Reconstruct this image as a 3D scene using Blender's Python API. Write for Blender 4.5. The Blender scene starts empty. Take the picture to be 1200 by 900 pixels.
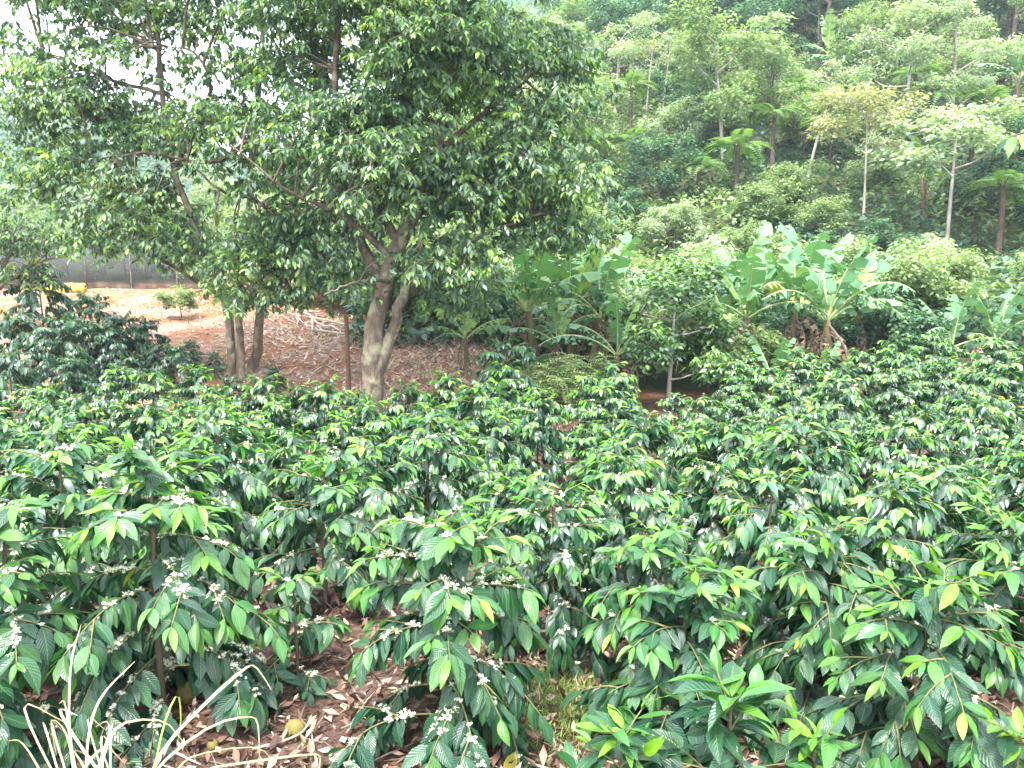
import bpy, math, random
import numpy as np
from mathutils import Matrix, Vector

SC = bpy.context.scene
COL = SC.collection

# ------------------------------------------------------------------ camera, sky, sun, exposure
F = 942.0
PITCH = math.radians(9.05)
EYE = 2.55
cam_d = bpy.data.cameras.new('camera'); cam = bpy.data.objects.new('camera', cam_d); COL.objects.link(cam)
cam.location = (0, 0, EYE); cam.rotation_euler = (math.radians(90) - PITCH, 0, 0)
cam_d.sensor_width = 36; cam_d.lens = 36 * F / 1200.0
cam_d.clip_start = 0.05; cam_d.clip_end = 3000
SC.camera = cam

world = bpy.data.worlds.new('World'); SC.world = world; world.use_nodes = True
wn = world.node_tree; wn.nodes.clear()
wo = wn.nodes.new('ShaderNodeOutputWorld'); bg = wn.nodes.new('ShaderNodeBackground')
sky = wn.nodes.new('ShaderNodeTexSky'); sky.sky_type = 'NISHITA'; sky.sun_disc = False
SUN_EL, SUN_AZ = math.radians(62), math.radians(205)
sky.sun_elevation = SUN_EL; sky.sun_rotation = SUN_AZ; sky.dust_density = 3.0; sky.air_density = 1.0
mixw = wn.nodes.new('ShaderNodeMix'); mixw.data_type = 'RGBA'
mixw.inputs[0].default_value = 0.62
mixw.inputs[7].default_value = (10.5, 11.0, 11.6, 1)       # thin even cloud layer
wn.links.new(sky.outputs[0], mixw.inputs[6]); wn.links.new(mixw.outputs[2], bg.inputs[0])
bg.inputs[1].default_value = 0.12
wn.links.new(bg.outputs[0], wo.inputs[0])

sun_d = bpy.data.lights.new('sun', 'SUN'); sun = bpy.data.objects.new('sun', sun_d); COL.objects.link(sun)
sun_d.energy = 2.2; sun_d.angle = math.radians(10); sun_d.color = (1.0, 0.96, 0.9)
sv = Vector((math.sin(SUN_AZ) * math.cos(SUN_EL), math.cos(SUN_AZ) * math.cos(SUN_EL), math.sin(SUN_EL)))
sun.rotation_euler = sv.to_track_quat('Z', 'Y').to_euler()
SC.view_settings.view_transform = 'Standard'; SC.view_settings.look = 'None'
SC.view_settings.exposure = 2.42; SC.view_settings.gamma = 1.0
SC.render.engine = 'CYCLES'
cy = SC.cycles
cy.max_bounces = 5; cy.diffuse_bounces = 3; cy.glossy_bounces = 2; cy.transmission_bounces = 3
cy.transparent_max_bounces = 6; cy.volume_bounces = 0
cy.use_denoising = True
cy.caustics_reflective = False; cy.caustics_refractive = False
cy.sample_clamp_indirect = 6

# ------------------------------------------------------------------ places
def sstep(a, b, x):
    t = np.clip((x - a) / (b - a), 0, 1)
    return t * t * (3 - 2 * t)

def ripple(x, y, s):
    return (np.sin(x * 1.7 * s + 1.3) * np.cos(y * 1.3 * s + .4) + .6 * np.sin(x * 3.1 * s + y * 2.3 * s) + .4 * np.cos(x * 5.3 * s - y * 4.7 * s + 2)) / 2

def ground_z(x, y):
    x = np.asarray(x, float); y = np.asarray(y, float)
    z = .7 * (1 - sstep(.3, 2.2, y)) - .68 * sstep(4, 11, y)
    left = 1 - sstep(-.04, .06, x / np.maximum(y, 1))          # bank behind the big tree
    bank = 1.1 * sstep(15.3, 20.5, y) + .9 * sstep(20, 29, y)
    z = z + left * bank + (1 - left) * (.065 * sstep(.3, .52, x / np.maximum(y, 1)) * np.clip(y - 11, 0, 11) + .10 * np.clip(y - 17.5, 0, 10))
    az = x / np.maximum(y, 1)
    f = .03 + .97 * sstep(-.42, .28, az)
    z = z + f * .5 * np.clip(y - 30, 0, 75) * sstep(26, 36, y)
    z = z + .05 * ripple(x, y, .9) + .012 * ripple(x + 3, y, 4.0)
    return z

def pix(px, py, D):
    """point seen at photo pixel (px, py), at distance D in front"""
    u = (px - 600) / F; v = (450 - py) / F
    d = np.array([u, math.cos(PITCH) + v * math.sin(PITCH), -math.sin(PITCH) + v * math.cos(PITCH)])
    d = d / d[1] * D
    return np.array([0, 0, EYE]) + d

def project(p):
    d = np.array([p[0], p[1], p[2] - EYE]); dep = d[1] * math.cos(PITCH) - d[2] * math.sin(PITCH); upw = d[1] * math.sin(PITCH) + d[2] * math.cos(PITCH)
    return 600 + F * d[0] / dep, 450 - F * upw / dep

def stand(px, py, H=0.0, lo=1.8, hi=120):
    """where a thing of height H stands whose top shows at (px, py)"""
    D = lo
    while D < hi:
        p = pix(px, py, D)
        if p[2] <= ground_z(p[0], p[1]) + H:
            return np.array([p[0], p[1], float(ground_z(p[0], p[1]))])
        D += .05 if D < 25 else .2
    p = pix(px, py, hi)
    return np.array([p[0], p[1], float(ground_z(p[0], p[1]))])

# ------------------------------------------------------------------ object helpers
def tag(o, label=None, cat=None, group=None, kind=None):
    if label: o['label'] = label
    if cat: o['category'] = cat
    if group: o['group'] = group
    if kind: o['kind'] = kind
    return o

def empty(name, loc, rz=0.0, sc=1.0):
    o = bpy.data.objects.new(name, None); COL.objects.link(o)
    o.location = loc; o.rotation_euler = (0, 0, rz)
    o.scale = (sc, sc, sc) if not hasattr(sc, '__len__') else sc
    o.empty_display_size = .1
    return o

def link(name, me, parent=None, M=None, kind=None):
    o = bpy.data.objects.new(name, me); COL.objects.link(o)
    if parent is not None: o.parent = parent
    if M is not None: o.matrix_basis = M
    if kind: o['kind'] = kind
    return o

KIDS = {}
def kids(o):
    return list(o.children)

def copy_tree(o, loc, rz, sc, parent=None):
    def rec(src, par):
        c = src.copy(); COL.objects.link(c)
        if par is not None: c.parent = par
        for ch in src.children: rec(ch, c)
        return c
    r = rec(o, None)
    r.location = loc; r.rotation_euler = (0, 0, rz)
    r.scale = (sc, sc, sc) if not hasattr(sc, '__len__') else sc
    return r

# ------------------------------------------------------------------ mesh helpers (numpy)
class Geo:
    def __init__(s): s.V = []; s.Fq = []; s.uv = []; s.age = []; s.rnd = []; s.mi = []; s.n = 0
    def add(s, V, Fq, uv=None, age=0.0, rnd=0.0, mi=0):
        V = np.asarray(V, float).reshape(-1, 3); Fq = np.asarray(Fq, int).reshape(-1, 4)
        s.V.append(V); s.Fq.append(Fq + s.n); k = len(V)
        s.uv.append(np.zeros((k, 2)) if uv is None else np.asarray(uv, float).reshape(-1, 2))
        s.age.append(np.broadcast_to(np.asarray(age, float), (k,)))
        s.rnd.append(np.broadcast_to(np.asarray(rnd, float), (k,)))
        s.mi.append(np.full(len(Fq), mi))
        s.n += k
    def mesh(s, name, mats, smooth=True):
        me = bpy.data.meshes.new(name)
        V = np.concatenate(s.V); Q = np.concatenate(s.Fq); uv = np.concatenate(s.uv)
        me.vertices.add(len(V)); me.vertices.foreach_set('co', V.astype(np.float32).ravel())
        me.loops.add(len(Q) * 4); me.loops.foreach_set('vertex_index', Q.astype(np.int32).ravel())
        me.polygons.add(len(Q)); me.polygons.foreach_set('loop_start', np.arange(0, len(Q) * 4, 4, dtype=np.int32))
        me.polygons.foreach_set('material_index', np.concatenate(s.mi).astype(np.int32))
        me.update(calc_edges=True)
        if smooth: me.polygons.foreach_set('use_smooth', np.ones(len(Q), bool))
        ul = me.uv_layers.new(name='UVMap'); ul.data.foreach_set('uv', uv[Q.ravel()].astype(np.float32).ravel())
        a = me.attributes.new('age', 'FLOAT', 'POINT'); a.data.foreach_set('value', np.concatenate(s.age).astype(np.float32))
        a = me.attributes.new('rnd', 'FLOAT', 'POINT'); a.data.foreach_set('value', np.concatenate(s.rnd).astype(np.float32))
        for m in (mats if isinstance(mats, (list, tuple)) else [mats]): me.materials.append(m)
        me.update()
        return me

def nrm(a):
    return a / np.maximum(np.linalg.norm(a, axis=-1, keepdims=True), 1e-9)

def leaf_template(nseg, ncol, wid, curl=.15, fold=.12, wave=0.0, belly=.45, stalk=.04, twist=0.0, ph=0.0):
    if nseg == 1:      # the smallest leaves: one kite
        h = wid / 2
        return (np.array([(0, stalk, 0), (h, .45, -curl * .2 + h * fold), (0, 1, -curl), (-h, .45, -curl * .2 + h * fold)]),
                np.array([(.5, 0), (1, .45), (.5, 1), (0, .45)]), np.array([(0, 1, 2, 3)]))
    v = np.linspace(0, 1, nseg + 1); u = np.linspace(-1, 1, ncol + 1)
    p = math.log(.5) / math.log(belly)
    w = wid * np.sin(np.pi * v ** p) ** .9 * .5 + .006
    w[-1] = .004
    VV, UU = np.meshgrid(v, u, indexing='ij'); WW = w[:, None] * np.ones_like(UU)
    X = UU * WW
    Y = stalk + (1 - stalk) * VV
    Z = np.abs(X) * fold * 2 - curl * VV ** 2 + wave * np.sin(VV * 19 + ph + UU * 1.2) * np.abs(UU)
    X = X + twist * Z * 0 + twist * VV ** 2 * .2
    V = np.stack([X, Y, Z], -1).reshape(-1, 3)
    uv = np.stack([(UU + 1) / 2, VV], -1).reshape(-1, 2)
    f = []
    n = ncol + 1
    for i in range(nseg):
        for j in range(ncol):
            f.append((i * n + j, i * n + j + 1, (i + 1) * n + j + 1, (i + 1) * n + j))
    return V, uv, np.array(f)

def frames(D, N):
    D = nrm(D); X = nrm(np.cross(D, N)); N2 = np.cross(X, D)
    return X, D, N2

def scatter(g, T, P, D, N, L, age, rnd, W=None, mi=0):
    tv, tuv, tf = T
    X, D, N2 = frames(np.asarray(D, float), np.asarray(N, float))
    L = np.asarray(L, float); W = L if W is None else np.asarray(W, float)
    V = (P[:, None, :] + tv[None, :, 0, None] * (X * W[:, None])[:, None, :] + tv[None, :, 1, None] * (D * L[:, None])[:, None, :]
         + tv[None, :, 2, None] * (N2 * L[:, None])[:, None, :])
    n, m = len(P), len(tv)
    Fq = (tf[None] + (np.arange(n) * m)[:, None, None]).reshape(-1, 4)
    g.add(V.reshape(-1, 3), Fq, np.tile(tuv, (n, 1)), np.repeat(age, m), np.repeat(rnd, m), mi)

def tube(g, pts, rad, sides=6, mi=0, bump=0.0, seed=0):
    pts = np.asarray(pts, float); k = len(pts); rad = np.broadcast_to(np.asarray(rad, float), (k,))
    t = np.gradient(pts, axis=0); t = nrm(t)
    ref = np.array([0, 0, 1.0]) if abs(t[:, 2]).mean() < .75 else np.array([1.0, 0, 0])
    a = nrm(np.cross(t, ref)); b = np.cross(t, a)
    th = np.linspace(0, 2 * np.pi, sides, endpoint=False)
    R = rad[:, None] * np.ones(sides)
    if bump:
        r = np.random.default_rng(seed)
        prof = 1 + bump * r.normal(size=sides) * .6
        R = R * prof[None] * (1 + bump * .5 * r.normal(size=(k, sides)))
    V = pts[:, None] + R[..., None] * (np.cos(th)[None, :, None] * a[:, None] + np.sin(th)[None, :, None] * b[:, None])
    Fq = []
    for i in range(k - 1):
        for j in range(sides):
            j2 = (j + 1) % sides
            Fq.append((i * sides + j, i * sides + j2, (i + 1) * sides + j2, (i + 1) * sides + j))
    d = np.concatenate([[0], np.cumsum(np.linalg.norm(np.diff(pts, axis=0), axis=1))])
    uv = np.stack(np.broadcast_arrays(th[None] / 6.283, d[:, None]), -1).reshape(-1, 2)
    Vf = V.reshape(-1, 3)
    # end caps
    caps = []
    for base in (0, (k - 1) * sides):
        for j in range(1, sides - 2, 2):
            caps.append((base, base + j, base + j + 1, base + min(j + 2, sides - 1)))
    g.add(Vf, np.array(Fq + caps), uv, 0, 0, mi)

def curve(pts, n):
    """Catmull-Rom through pts, n samples"""
    P = np.asarray(pts, float); P = np.vstack([2 * P[0] - P[1], P, 2 * P[-1] - P[-2]])
    m = len(P) - 3; out = []
    for s in np.linspace(0, m - 1e-6, n):
        i = int(s); t = s - i; a, b, c, d = P[i:i + 4]
        out.append(.5 * ((2 * b) + (c - a) * t + (2 * a - 5 * b + 4 * c - d) * t * t + (3 * b - 3 * c + d - a) * t ** 3))
    return np.array(out)

def mat4(X, Y, Z, P, s=1.0):
    return Matrix(((X[0] * s, Y[0] * s, Z[0] * s, P[0]), (X[1] * s, Y[1] * s, Z[1] * s, P[1]), (X[2] * s, Y[2] * s, Z[2] * s, P[2]), (0, 0, 0, 1)))

# ------------------------------------------------------------------ materials
def nodes_of(name):
    m = bpy.data.materials.new(name); m.use_nodes = True
    nt = m.node_tree; nt.nodes.clear()
    return m, nt, nt.nodes.new

def ramp(nt, stops):
    r = nt.nodes.new('ShaderNodeValToRGB'); e = r.color_ramp.elements
    while len(e) < len(stops): e.new(.5)
    for i, (p, c) in enumerate(stops):
        e[i].position = p; e[i].color = (*c, 1)
    return r

def mth(nt, op, a, b=None, c=None):
    n = nt.nodes.new('ShaderNodeMath'); n.operation = op
    for i, x in enumerate((a, b, c)):
        if x is None: continue
        if hasattr(x, 'links'): nt.links.new(x, n.inputs[i])
        else: n.inputs[i].default_value = x
    return n.outputs[0]

def leaf_material(name, stops, rough=.4, trans=.22, veins=0.0, freq=(62.0, 34.0), spots=False, spec=.5, back=(1.25, 1.2, 1.3), vary=.35, vein_col=.0):
    m, nt, N = nodes_of(name)
    at = N('ShaderNodeAttribute'); at.attribute_name = 'age'
    ar = N('ShaderNodeAttribute'); ar.attribute_name = 'rnd'
    oi = N('ShaderNodeObjectInfo')
    r = mth(nt, 'FRACT', mth(nt, 'ADD', ar.outputs['Fac'], oi.outputs['Random']))
    age = mth(nt, 'ADD', at.outputs['Fac'], mth(nt, 'MULTIPLY', mth(nt, 'SUBTRACT', r, .5), .16))
    cr = ramp(nt, stops); nt.links.new(age, cr.inputs[0])
    hsv = N('ShaderNodeHueSaturation'); nt.links.new(cr.outputs[0], hsv.inputs['Color'])
    nt.links.new(mth(nt, 'ADD', .485, mth(nt, 'MULTIPLY', mth(nt, 'FRACT', mth(nt, 'MULTIPLY', r, 7.3)), .03)), hsv.inputs['Hue'])
    nt.links.new(mth(nt, 'ADD', 1 - vary / 2, mth(nt, 'MULTIPLY', mth(nt, 'FRACT', mth(nt, 'MULTIPLY', r, 13.7)), vary)), hsv.inputs['Value'])
    col = hsv.outputs[0]
    uvn = N('ShaderNodeUVMap'); uvn.uv_map = 'UVMap'
    sep = N('ShaderNodeSeparateXYZ'); nt.links.new(uvn.outputs[0], sep.inputs[0])
    au = mth(nt, 'ABSOLUTE', mth(nt, 'SUBTRACT', sep.outputs[0], .5))
    if vein_col:
        mid = mth(nt, 'SUBTRACT', 1.0, mth(nt, 'SMOOTH_MIN', mth(nt, 'MULTIPLY', au, 22.0), 1.0, .1))
        mx = N('ShaderNodeMix'); mx.data_type = 'RGBA'; nt.links.new(mth(nt, 'MULTIPLY', mth(nt, 'MAXIMUM', mid, 0), vein_col), mx.inputs[0])
        nt.links.new(col, mx.inputs[6]); mx.inputs[7].default_value = (.22, .34, .10, 1); col = mx.outputs[2]
    if spots:      # brown flecks and blemished edges, a different set on every leaf
        cb = N('ShaderNodeCombineXYZ'); nt.links.new(sep.outputs[0], cb.inputs[0]); nt.links.new(mth(nt, 'MULTIPLY', sep.outputs[1], 2.2), cb.inputs[1]); nt.links.new(mth(nt, 'MULTIPLY', r, 40.0), cb.inputs[2])
        nz = N('ShaderNodeTexNoise'); nz.inputs['Scale'].default_value = 4.5; nz.inputs['Detail'].default_value = 5; nz.inputs['Roughness'].default_value = .7; nt.links.new(cb.outputs[0], nz.inputs['Vector'])
        mr = N('ShaderNodeMapRange'); mr.inputs[1].default_value = .69; mr.inputs[2].default_value = .75; nt.links.new(mth(nt, 'ADD', nz.outputs[0], mth(nt, 'MULTIPLY', au, .06)), mr.inputs[0])
        mx = N('ShaderNodeMix'); mx.data_type = 'RGBA'; nt.links.new(mr.outputs[0], mx.inputs[0]); nt.links.new(col, mx.inputs[6]); mx.inputs[7].default_value = (.15, .085, .03, 1); col = mx.outputs[2]
        hv = N('ShaderNodeHueSaturation'); nt.links.new(col, hv.inputs['Color']); nt.links.new(mth(nt, 'ADD', .8, mth(nt, 'MULTIPLY', nz.outputs[0], .4)), hv.inputs['Value']); col = hv.outputs[0]
    # paler undersides
    ge = N('ShaderNodeNewGeometry')
    mb = N('ShaderNodeMix'); mb.data_type = 'RGBA'; mb.blend_type = 'MULTIPLY'
    nt.links.new(ge.outputs['Backfacing'], mb.inputs[0]); nt.links.new(col, mb.inputs[6]); mb.inputs[7].default_value = (*back, 1)
    col = mb.outputs[2]
    bs = N('ShaderNodeBsdfPrincipled'); nt.links.new(col, bs.inputs['Base Color'])
    nt.links.new(mth(nt, 'ADD', rough - .07, mth(nt, 'MULTIPLY', mth(nt, 'FRACT', mth(nt, 'MULTIPLY', r, 5.1)), .16)), bs.inputs['Roughness'])
    bs.inputs['Specular IOR Level'].default_value = spec
    if veins:
        ph = mth(nt, 'SUBTRACT', mth(nt, 'MULTIPLY', sep.outputs[1], freq[0]), mth(nt, 'MULTIPLY', au, freq[1]))
        wv = mth(nt, 'ABSOLUTE', mth(nt, 'SINE', mth(nt, 'MULTIPLY', ph, .5)))
        hgt = mth(nt, 'ADD', wv, mth(nt, 'MINIMUM', mth(nt, 'MULTIPLY', au, 14.0), 1.0))
        bp = N('ShaderNodeBump'); bp.inputs['Strength'].default_value = veins; bp.inputs['Distance'].default_value = .006
        nt.links.new(hgt, bp.inputs['Height']); nt.links.new(bp.outputs[0], bs.inputs['Normal'])
    tr = N('ShaderNodeBsdfTranslucent')
    g2 = N('ShaderNodeMix'); g2.data_type = 'RGBA'; g2.blend_type = 'MULTIPLY'; g2.inputs[0].default_value = 1
    nt.links.new(col, g2.inputs[6]); g2.inputs[7].default_value = (1.5, 1.7, .7, 1); nt.links.new(g2.outputs[2], tr.inputs[0])
    ms = N('ShaderNodeMixShader'); ms.inputs[0].default_value = trans
    nt.links.new(bs.outputs[0], ms.inputs[1]); nt.links.new(tr.outputs[0], ms.inputs[2])
    out = N('ShaderNodeOutputMaterial'); nt.links.new(ms.outputs[0], out.inputs[0])
    return m

def rough_material(name, stops, scale=6, rough=.9, bump=.4, stretch=(1, 1, 1), detail=6, obj=False, patches=None):
    m, nt, N = nodes_of(name)
    tc = N('ShaderNodeTexCoord'); mp = N('ShaderNodeMapping'); mp.inputs['Scale'].default_value = stretch
    nt.links.new(tc.outputs['Object'], mp.inputs[0])
    n1 = N('ShaderNodeTexNoise'); n1.inputs['Scale'].default_value = scale; n1.inputs['Detail'].default_value = detail
    n1.inputs['Roughness'].default_value = .68
    nt.links.new(mp.outputs[0], n1.inputs['Vector'])
    cr = ramp(nt, stops); nt.links.new(n1.outputs[0], cr.inputs[0]); col = cr.outputs[0]
    if patches:
        pc, psc, lo, hi = patches
        n2 = N('ShaderNodeTexNoise'); n2.inputs['Scale'].default_value = psc; n2.inputs['Detail'].default_value = 4
        nt.links.new(tc.outputs['Object'], n2.inputs['Vector'])
        mr = N('ShaderNodeMapRange'); mr.inputs[1].default_value = lo; mr.inputs[2].default_value = hi; nt.links.new(n2.outputs[0], mr.inputs[0])
        mx = N('ShaderNodeMix'); mx.data_type = 'RGBA'; nt.links.new(mr.outputs[0], mx.inputs[0]); nt.links.new(col, mx.inputs[6]); mx.inputs[7].default_value = (*pc, 1)
        col = mx.outputs[2]
    bs = N('ShaderNodeBsdfPrincipled'); nt.links.new(col, bs.inputs['Base Color']); bs.inputs['Roughness'].default_value = rough
    bs.inputs['Specular IOR Level'].default_value = .25
    if bump:
        bp = N('ShaderNodeBump'); bp.inputs['Strength'].default_value = bump; bp.inputs['Distance'].default_value = .03
        nt.links.new(n1.outputs[0], bp.inputs['Height']); nt.links.new(bp.outputs[0], bs.inputs['Normal'])
    out = N('ShaderNodeOutputMaterial'); nt.links.new(bs.outputs[0], out.inputs[0])
    return m

def attr_material(name, stops, rough=.8, trans=0.0, vary=.4, spec=.3):
    return leaf_material(name, stops, rough=rough, trans=trans, spec=spec, back=(1, 1, 1), vary=vary)

COFFEE = [(0.0, (.010, .044, .028)), (.25, (.021, .084, .035)), (.45, (.052, .165, .028)), (.72, (.105, .265, .018)), (.93, (.18, .34, .018)), (1.0, (.36, .31, .03))]
M = {}
M['coffee'] = leaf_material('coffee_leaf', COFFEE, rough=.33, trans=.25, veins=.38, spec=.7, spots=True, vein_col=.35)
M['coffee_far'] = leaf_material('coffee_leaf_small', COFFEE, rough=.35, trans=.22, spec=.95)
M['tree'] = leaf_material('shade_tree_leaf', [(0, (.032, .078, .042)), (.35, (.072, .15, .062)), (.65, (.17, .30, .06)), (1, (.31, .42, .07))], rough=.48, trans=.28, spec=1.0, vary=.5)
M['hill_dark'] = leaf_material('dark_forest_leaf', [(0, (.028, .076, .045)), (.5, (.062, .14, .07)), (1, (.16, .25, .10))], rough=.5, trans=.25, vary=.5)
M['hill_mid'] = leaf_material('mid_forest_leaf', [(0, (.09, .15, .065)), (.5, (.19, .265, .11)), (1, (.34, .40, .16))], rough=.5, trans=.3, vary=.45)
M['hill_pale'] = leaf_material('pale_forest_leaf', [(0, (.16, .225, .14)), (.5, (.29, .36, .23)), (1, (.44, .49, .30))], rough=.5, trans=.3, vary=.45)
M['hill_pink'] = leaf_material('blushed_forest_leaf', [(0, (.15, .19, .09)), (.5, (.28, .28, .15)), (1, (.42, .34, .22))], rough=.55, trans=.3, vary=.4)
M['fern'] = leaf_material('fern_frond', [(0, (.05, .125, .04)), (.6, (.125, .22, .06)), (1, (.26, .19, .07))], rough=.5, trans=.35, vary=.3)
M['banana'] = leaf_material('banana_leaf', [(0, (.05, .135, .07)), (.5, (.095, .21, .10)), (.8, (.19, .32, .08)), (1, (.27, .24, .06))], rough=.36, trans=.3, vary=.35, spec=.45, veins=.7, freq=(260.0, 30.0))
M['banana_dry'] = attr_material('dry_banana_leaf', [(0, (.16, .10, .07)), (.5, (.32, .22, .16)), (1, (.48, .38, .26))], trans=.1)
M['straw'] = attr_material('straw', [(0, (.30, .20, .13)), (.5, (.52, .42, .24)), (.85, (.66, .60, .42)), (1, (.42, .46, .10))], rough=.6, trans=.15)
M['litter'] = attr_material('leaf_litter', [(0, (.04, .024, .018)), (.35, (.13, .075, .052)), (.6, (.25, .155, .115)), (.85, (.42, .31, .25)), (1, (.40, .35, .17))], trans=.05, vary=.5)
M['bank_litter'] = attr_material('bank_litter', [(0, (.15, .095, .07)), (.4, (.38, .265, .21)), (.75, (.56, .43, .35)), (.93, (.66, .55, .45)), (1, (.33, .36, .12))], trans=.05, vary=.4)
M['twig_litter'] = attr_material('twig_litter', [(0, (.06, .04, .03)), (.6, (.2, .15, .12)), (1, (.38, .32, .27))], vary=.5)
M['grass'] = attr_material('short_grass', [(0, (.09, .17, .03)), (.6, (.22, .30, .07)), (1, (.46, .42, .2))], trans=.2)
M['petal'] = attr_material('white_petal', [(0, (.82, .82, .76)), (1, (.72, .70, .46))], rough=.6, trans=.2, vary=.1)
M['stem'] = rough_material('coffee_bark', [(.3, (.05, .036, .025)), (.7, (.15, .12, .08))], scale=22, stretch=(1, 1, .4))
M['twig'] = rough_material('green_twig', [(.3, (.08, .07, .03)), (.7, (.20, .19, .08))], scale=30)
M['bark'] = rough_material('tree_bark', [(.28, (.05, .034, .025)), (.5, (.13, .095, .07)), (.72, (.26, .21, .16))], scale=7, bump=.8, stretch=(1, 1, .35), patches=((.26, .25, .16), 4.0, .52, .66))
M['bark_brown'] = rough_material('brown_limb_bark', [(.28, (.045, .03, .022)), (.5, (.11, .078, .058)), (.72, (.2, .155, .12))], scale=8, bump=.6, stretch=(1, 1, .4), patches=((.22, .20, .15), 5.0, .52, .68))
M['bark_pale'] = rough_material('pale_bark', [(.3, (.17, .145, .12)), (.7, (.40, .36, .31))], scale=5, stretch=(1, 1, .3))
M['bark_dark'] = rough_material('dark_fern_bark', [(.3, (.03, .02, .016)), (.7, (.12, .08, .06))], scale=9)
M['post'] = rough_material('post_wood', [(.3, (.05, .03, .018)), (.7, (.15, .09, .05))], scale=9, stretch=(1, 1, .15))
M['log'] = rough_material('cut_branch_wood', [(.3, (.25, .18, .14)), (.7, (.52, .43, .36))], scale=8)
M['banana_stem'] = rough_material('banana_stem', [(.3, (.04, .03, .02)), (.5, (.11, .09, .045)), (.75, (.24, .17, .11))], scale=4, stretch=(1, 1, .3), bump=.5)
M['fruit'] = rough_material('fruit_skin', [(.3, (.10, .085, .02)), (.7, (.20, .165, .05))], scale=9, rough=.7, bump=.3)
M['pale_leaf'] = rough_material('grey_dry_leaf', [(.3, (.2, .18, .19)), (.7, (.42, .38, .40))], scale=14, rough=.6)
M['yellow'] = rough_material('yellow_plastic', [(.3, (.34, .27, .04)), (.6, (.56, .46, .08)), (.75, (.60, .52, .22))], scale=6, rough=.6, bump=.1, patches=((.25, .17, .08), 3.0, .58, .66))
M['band'] = rough_material('dark_net_band', [(.3, (.022, .022, .04)), (.7, (.045, .042, .07))], scale=3, rough=.7, bump=.1)

# ------------------------------------------------------------------ the ground
def grid_mesh(name, xs, ys, zf, mat, attr=None):
    g = Geo(); X, Y = np.meshgrid(xs, ys, indexing='xy'); Z = zf(X, Y)
    V = np.stack([X, Y, Z], -1).reshape(-1, 3); nx, ny = len(xs), len(ys)
    i = np.arange(ny - 1)[:, None] * nx + np.arange(nx - 1)[None]
    Q = np.stack([i, i + 1, i + nx + 1, i + nx], -1).reshape(-1, 4)
    g.add(V, Q, None, attr(X, Y).ravel() if attr is not None else 0)
    return g.mesh(name, mat)

def ground_material():
    m, nt, N = nodes_of('soil')
    tc = N('ShaderNodeTexCoord')
    def noise(s, d=6, r=.65):
        n = N('ShaderNodeTexNoise'); n.inputs['Scale'].default_value = s; n.inputs['Detail'].default_value = d; n.inputs['Roughness'].default_value = r
        nt.links.new(tc.outputs['Object'], n.inputs['Vector']); return n.outputs[0]
    def mix(f, a, b):
        x = N('ShaderNodeMix'); x.data_type = 'RGBA'
        nt.links.new(f, x.inputs[0])
        for k, v in ((6, a), (7, b)):
            if hasattr(v, 'links'): nt.links.new(v, x.inputs[k])
            else: x.inputs[k].default_value = (*v, 1)
        return x.outputs[2]
    def rng(f, lo, hi):
        r = N('ShaderNodeMapRange'); r.inputs[1].default_value = lo; r.inputs[2].default_value = hi; nt.links.new(f, r.inputs[0]); return r.outputs[0]
    fine = noise(26); mid = noise(5); big = noise(.9)
    soil = ramp(nt, [(.3, (.028, .017, .012)), (.5, (.085, .05, .036)), (.7, (.18, .115, .085))]); nt.links.new(fine, soil.inputs[0])
    soil = mix(rng(mid, .5, .68), soil.outputs[0], (.17, .105, .08))
    straw = ramp(nt, [(.3, (.15, .095, .07)), (.5, (.31, .205, .165)), (.72, (.45, .33, .275))]); nt.links.new(fine, straw.inputs[0])
    straw = mix(rng(noise(.8), .40, .54), straw.outputs[0], (.30, .125, .062))
    straw = mix(rng(noise(1.9, 4), .56, .66), straw, (.30, .30, .10))
    forest = ramp(nt, [(.3, (.02, .03, .012)), (.7, (.09, .11, .05))]); nt.links.new(mid, forest.inputs[0])
    at = N('ShaderNodeAttribute'); at.attribute_name = 'age'
    c = mix(rng(at.outputs['Fac'], .0, .5), soil, straw)
    c = mix(rng(at.outputs['Fac'], .5, 1.0), c, forest.outputs[0])
    bs = N('ShaderNodeBsdfPrincipled'); nt.links.new(c, bs.inputs['Base Color']); bs.inputs['Roughness'].default_value = .95
    bs.inputs['Specular IOR Level'].default_value = .15
    bp = N('ShaderNodeBump'); bp.inputs['Strength'].default_value = .8; bp.inputs['Distance'].default_value = .06
    nt.links.new(mth(nt, 'ADD', fine, mid), bp.inputs['Height']); nt.links.new(bp.outputs[0], bs.inputs['Normal'])
    out = N('ShaderNodeOutputMaterial'); nt.links.new(bs.outputs[0], out.inputs[0])
    return m

def cover_kind(X, Y):
    az = X / np.maximum(Y, 1)
    bank = (1 - sstep(-.03, .05, az)) * sstep(15.2, 16.2, Y)
    wood = sstep(17.5, 19, Y) * sstep(-.02, .06, az) + sstep(33, 36, Y)
    return np.clip(np.maximum(bank * .5, wood), 0, 1)

M['soil'] = ground_material()
xs = np.concatenate([np.linspace(-130, -26, 20, endpoint=False), np.arange(-26, 30, .3), np.linspace(30, 150, 22)])
ys = np.concatenate([np.linspace(-40, -2, 12, endpoint=False), np.arange(-2, 32, .3), np.linspace(32, 150, 60)])
tag(link('ground', grid_mesh('ground', xs, ys, ground_z, M['soil'], cover_kind)), kind='structure')

def hills_z(x, y):
    az = np.arctan2(x, y)
    r = np.hypot(x, y)
    top = 46 + 62 * sstep(-.25, .12, az) + 12 * np.sin(az * 9 + 1) + 5 * np.sin(az * 27)
    z = -8 + (top + 8) * sstep(150, 330, r)
    b = np.abs(np.sin(x * .33 + 1.1 * np.sin(y * .21)) * np.sin(y * .29 + np.sin(x * .17)))
    return z + 7 * b * sstep(150, 190, r) + 2.2 * ripple(x, y, .5)

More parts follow.
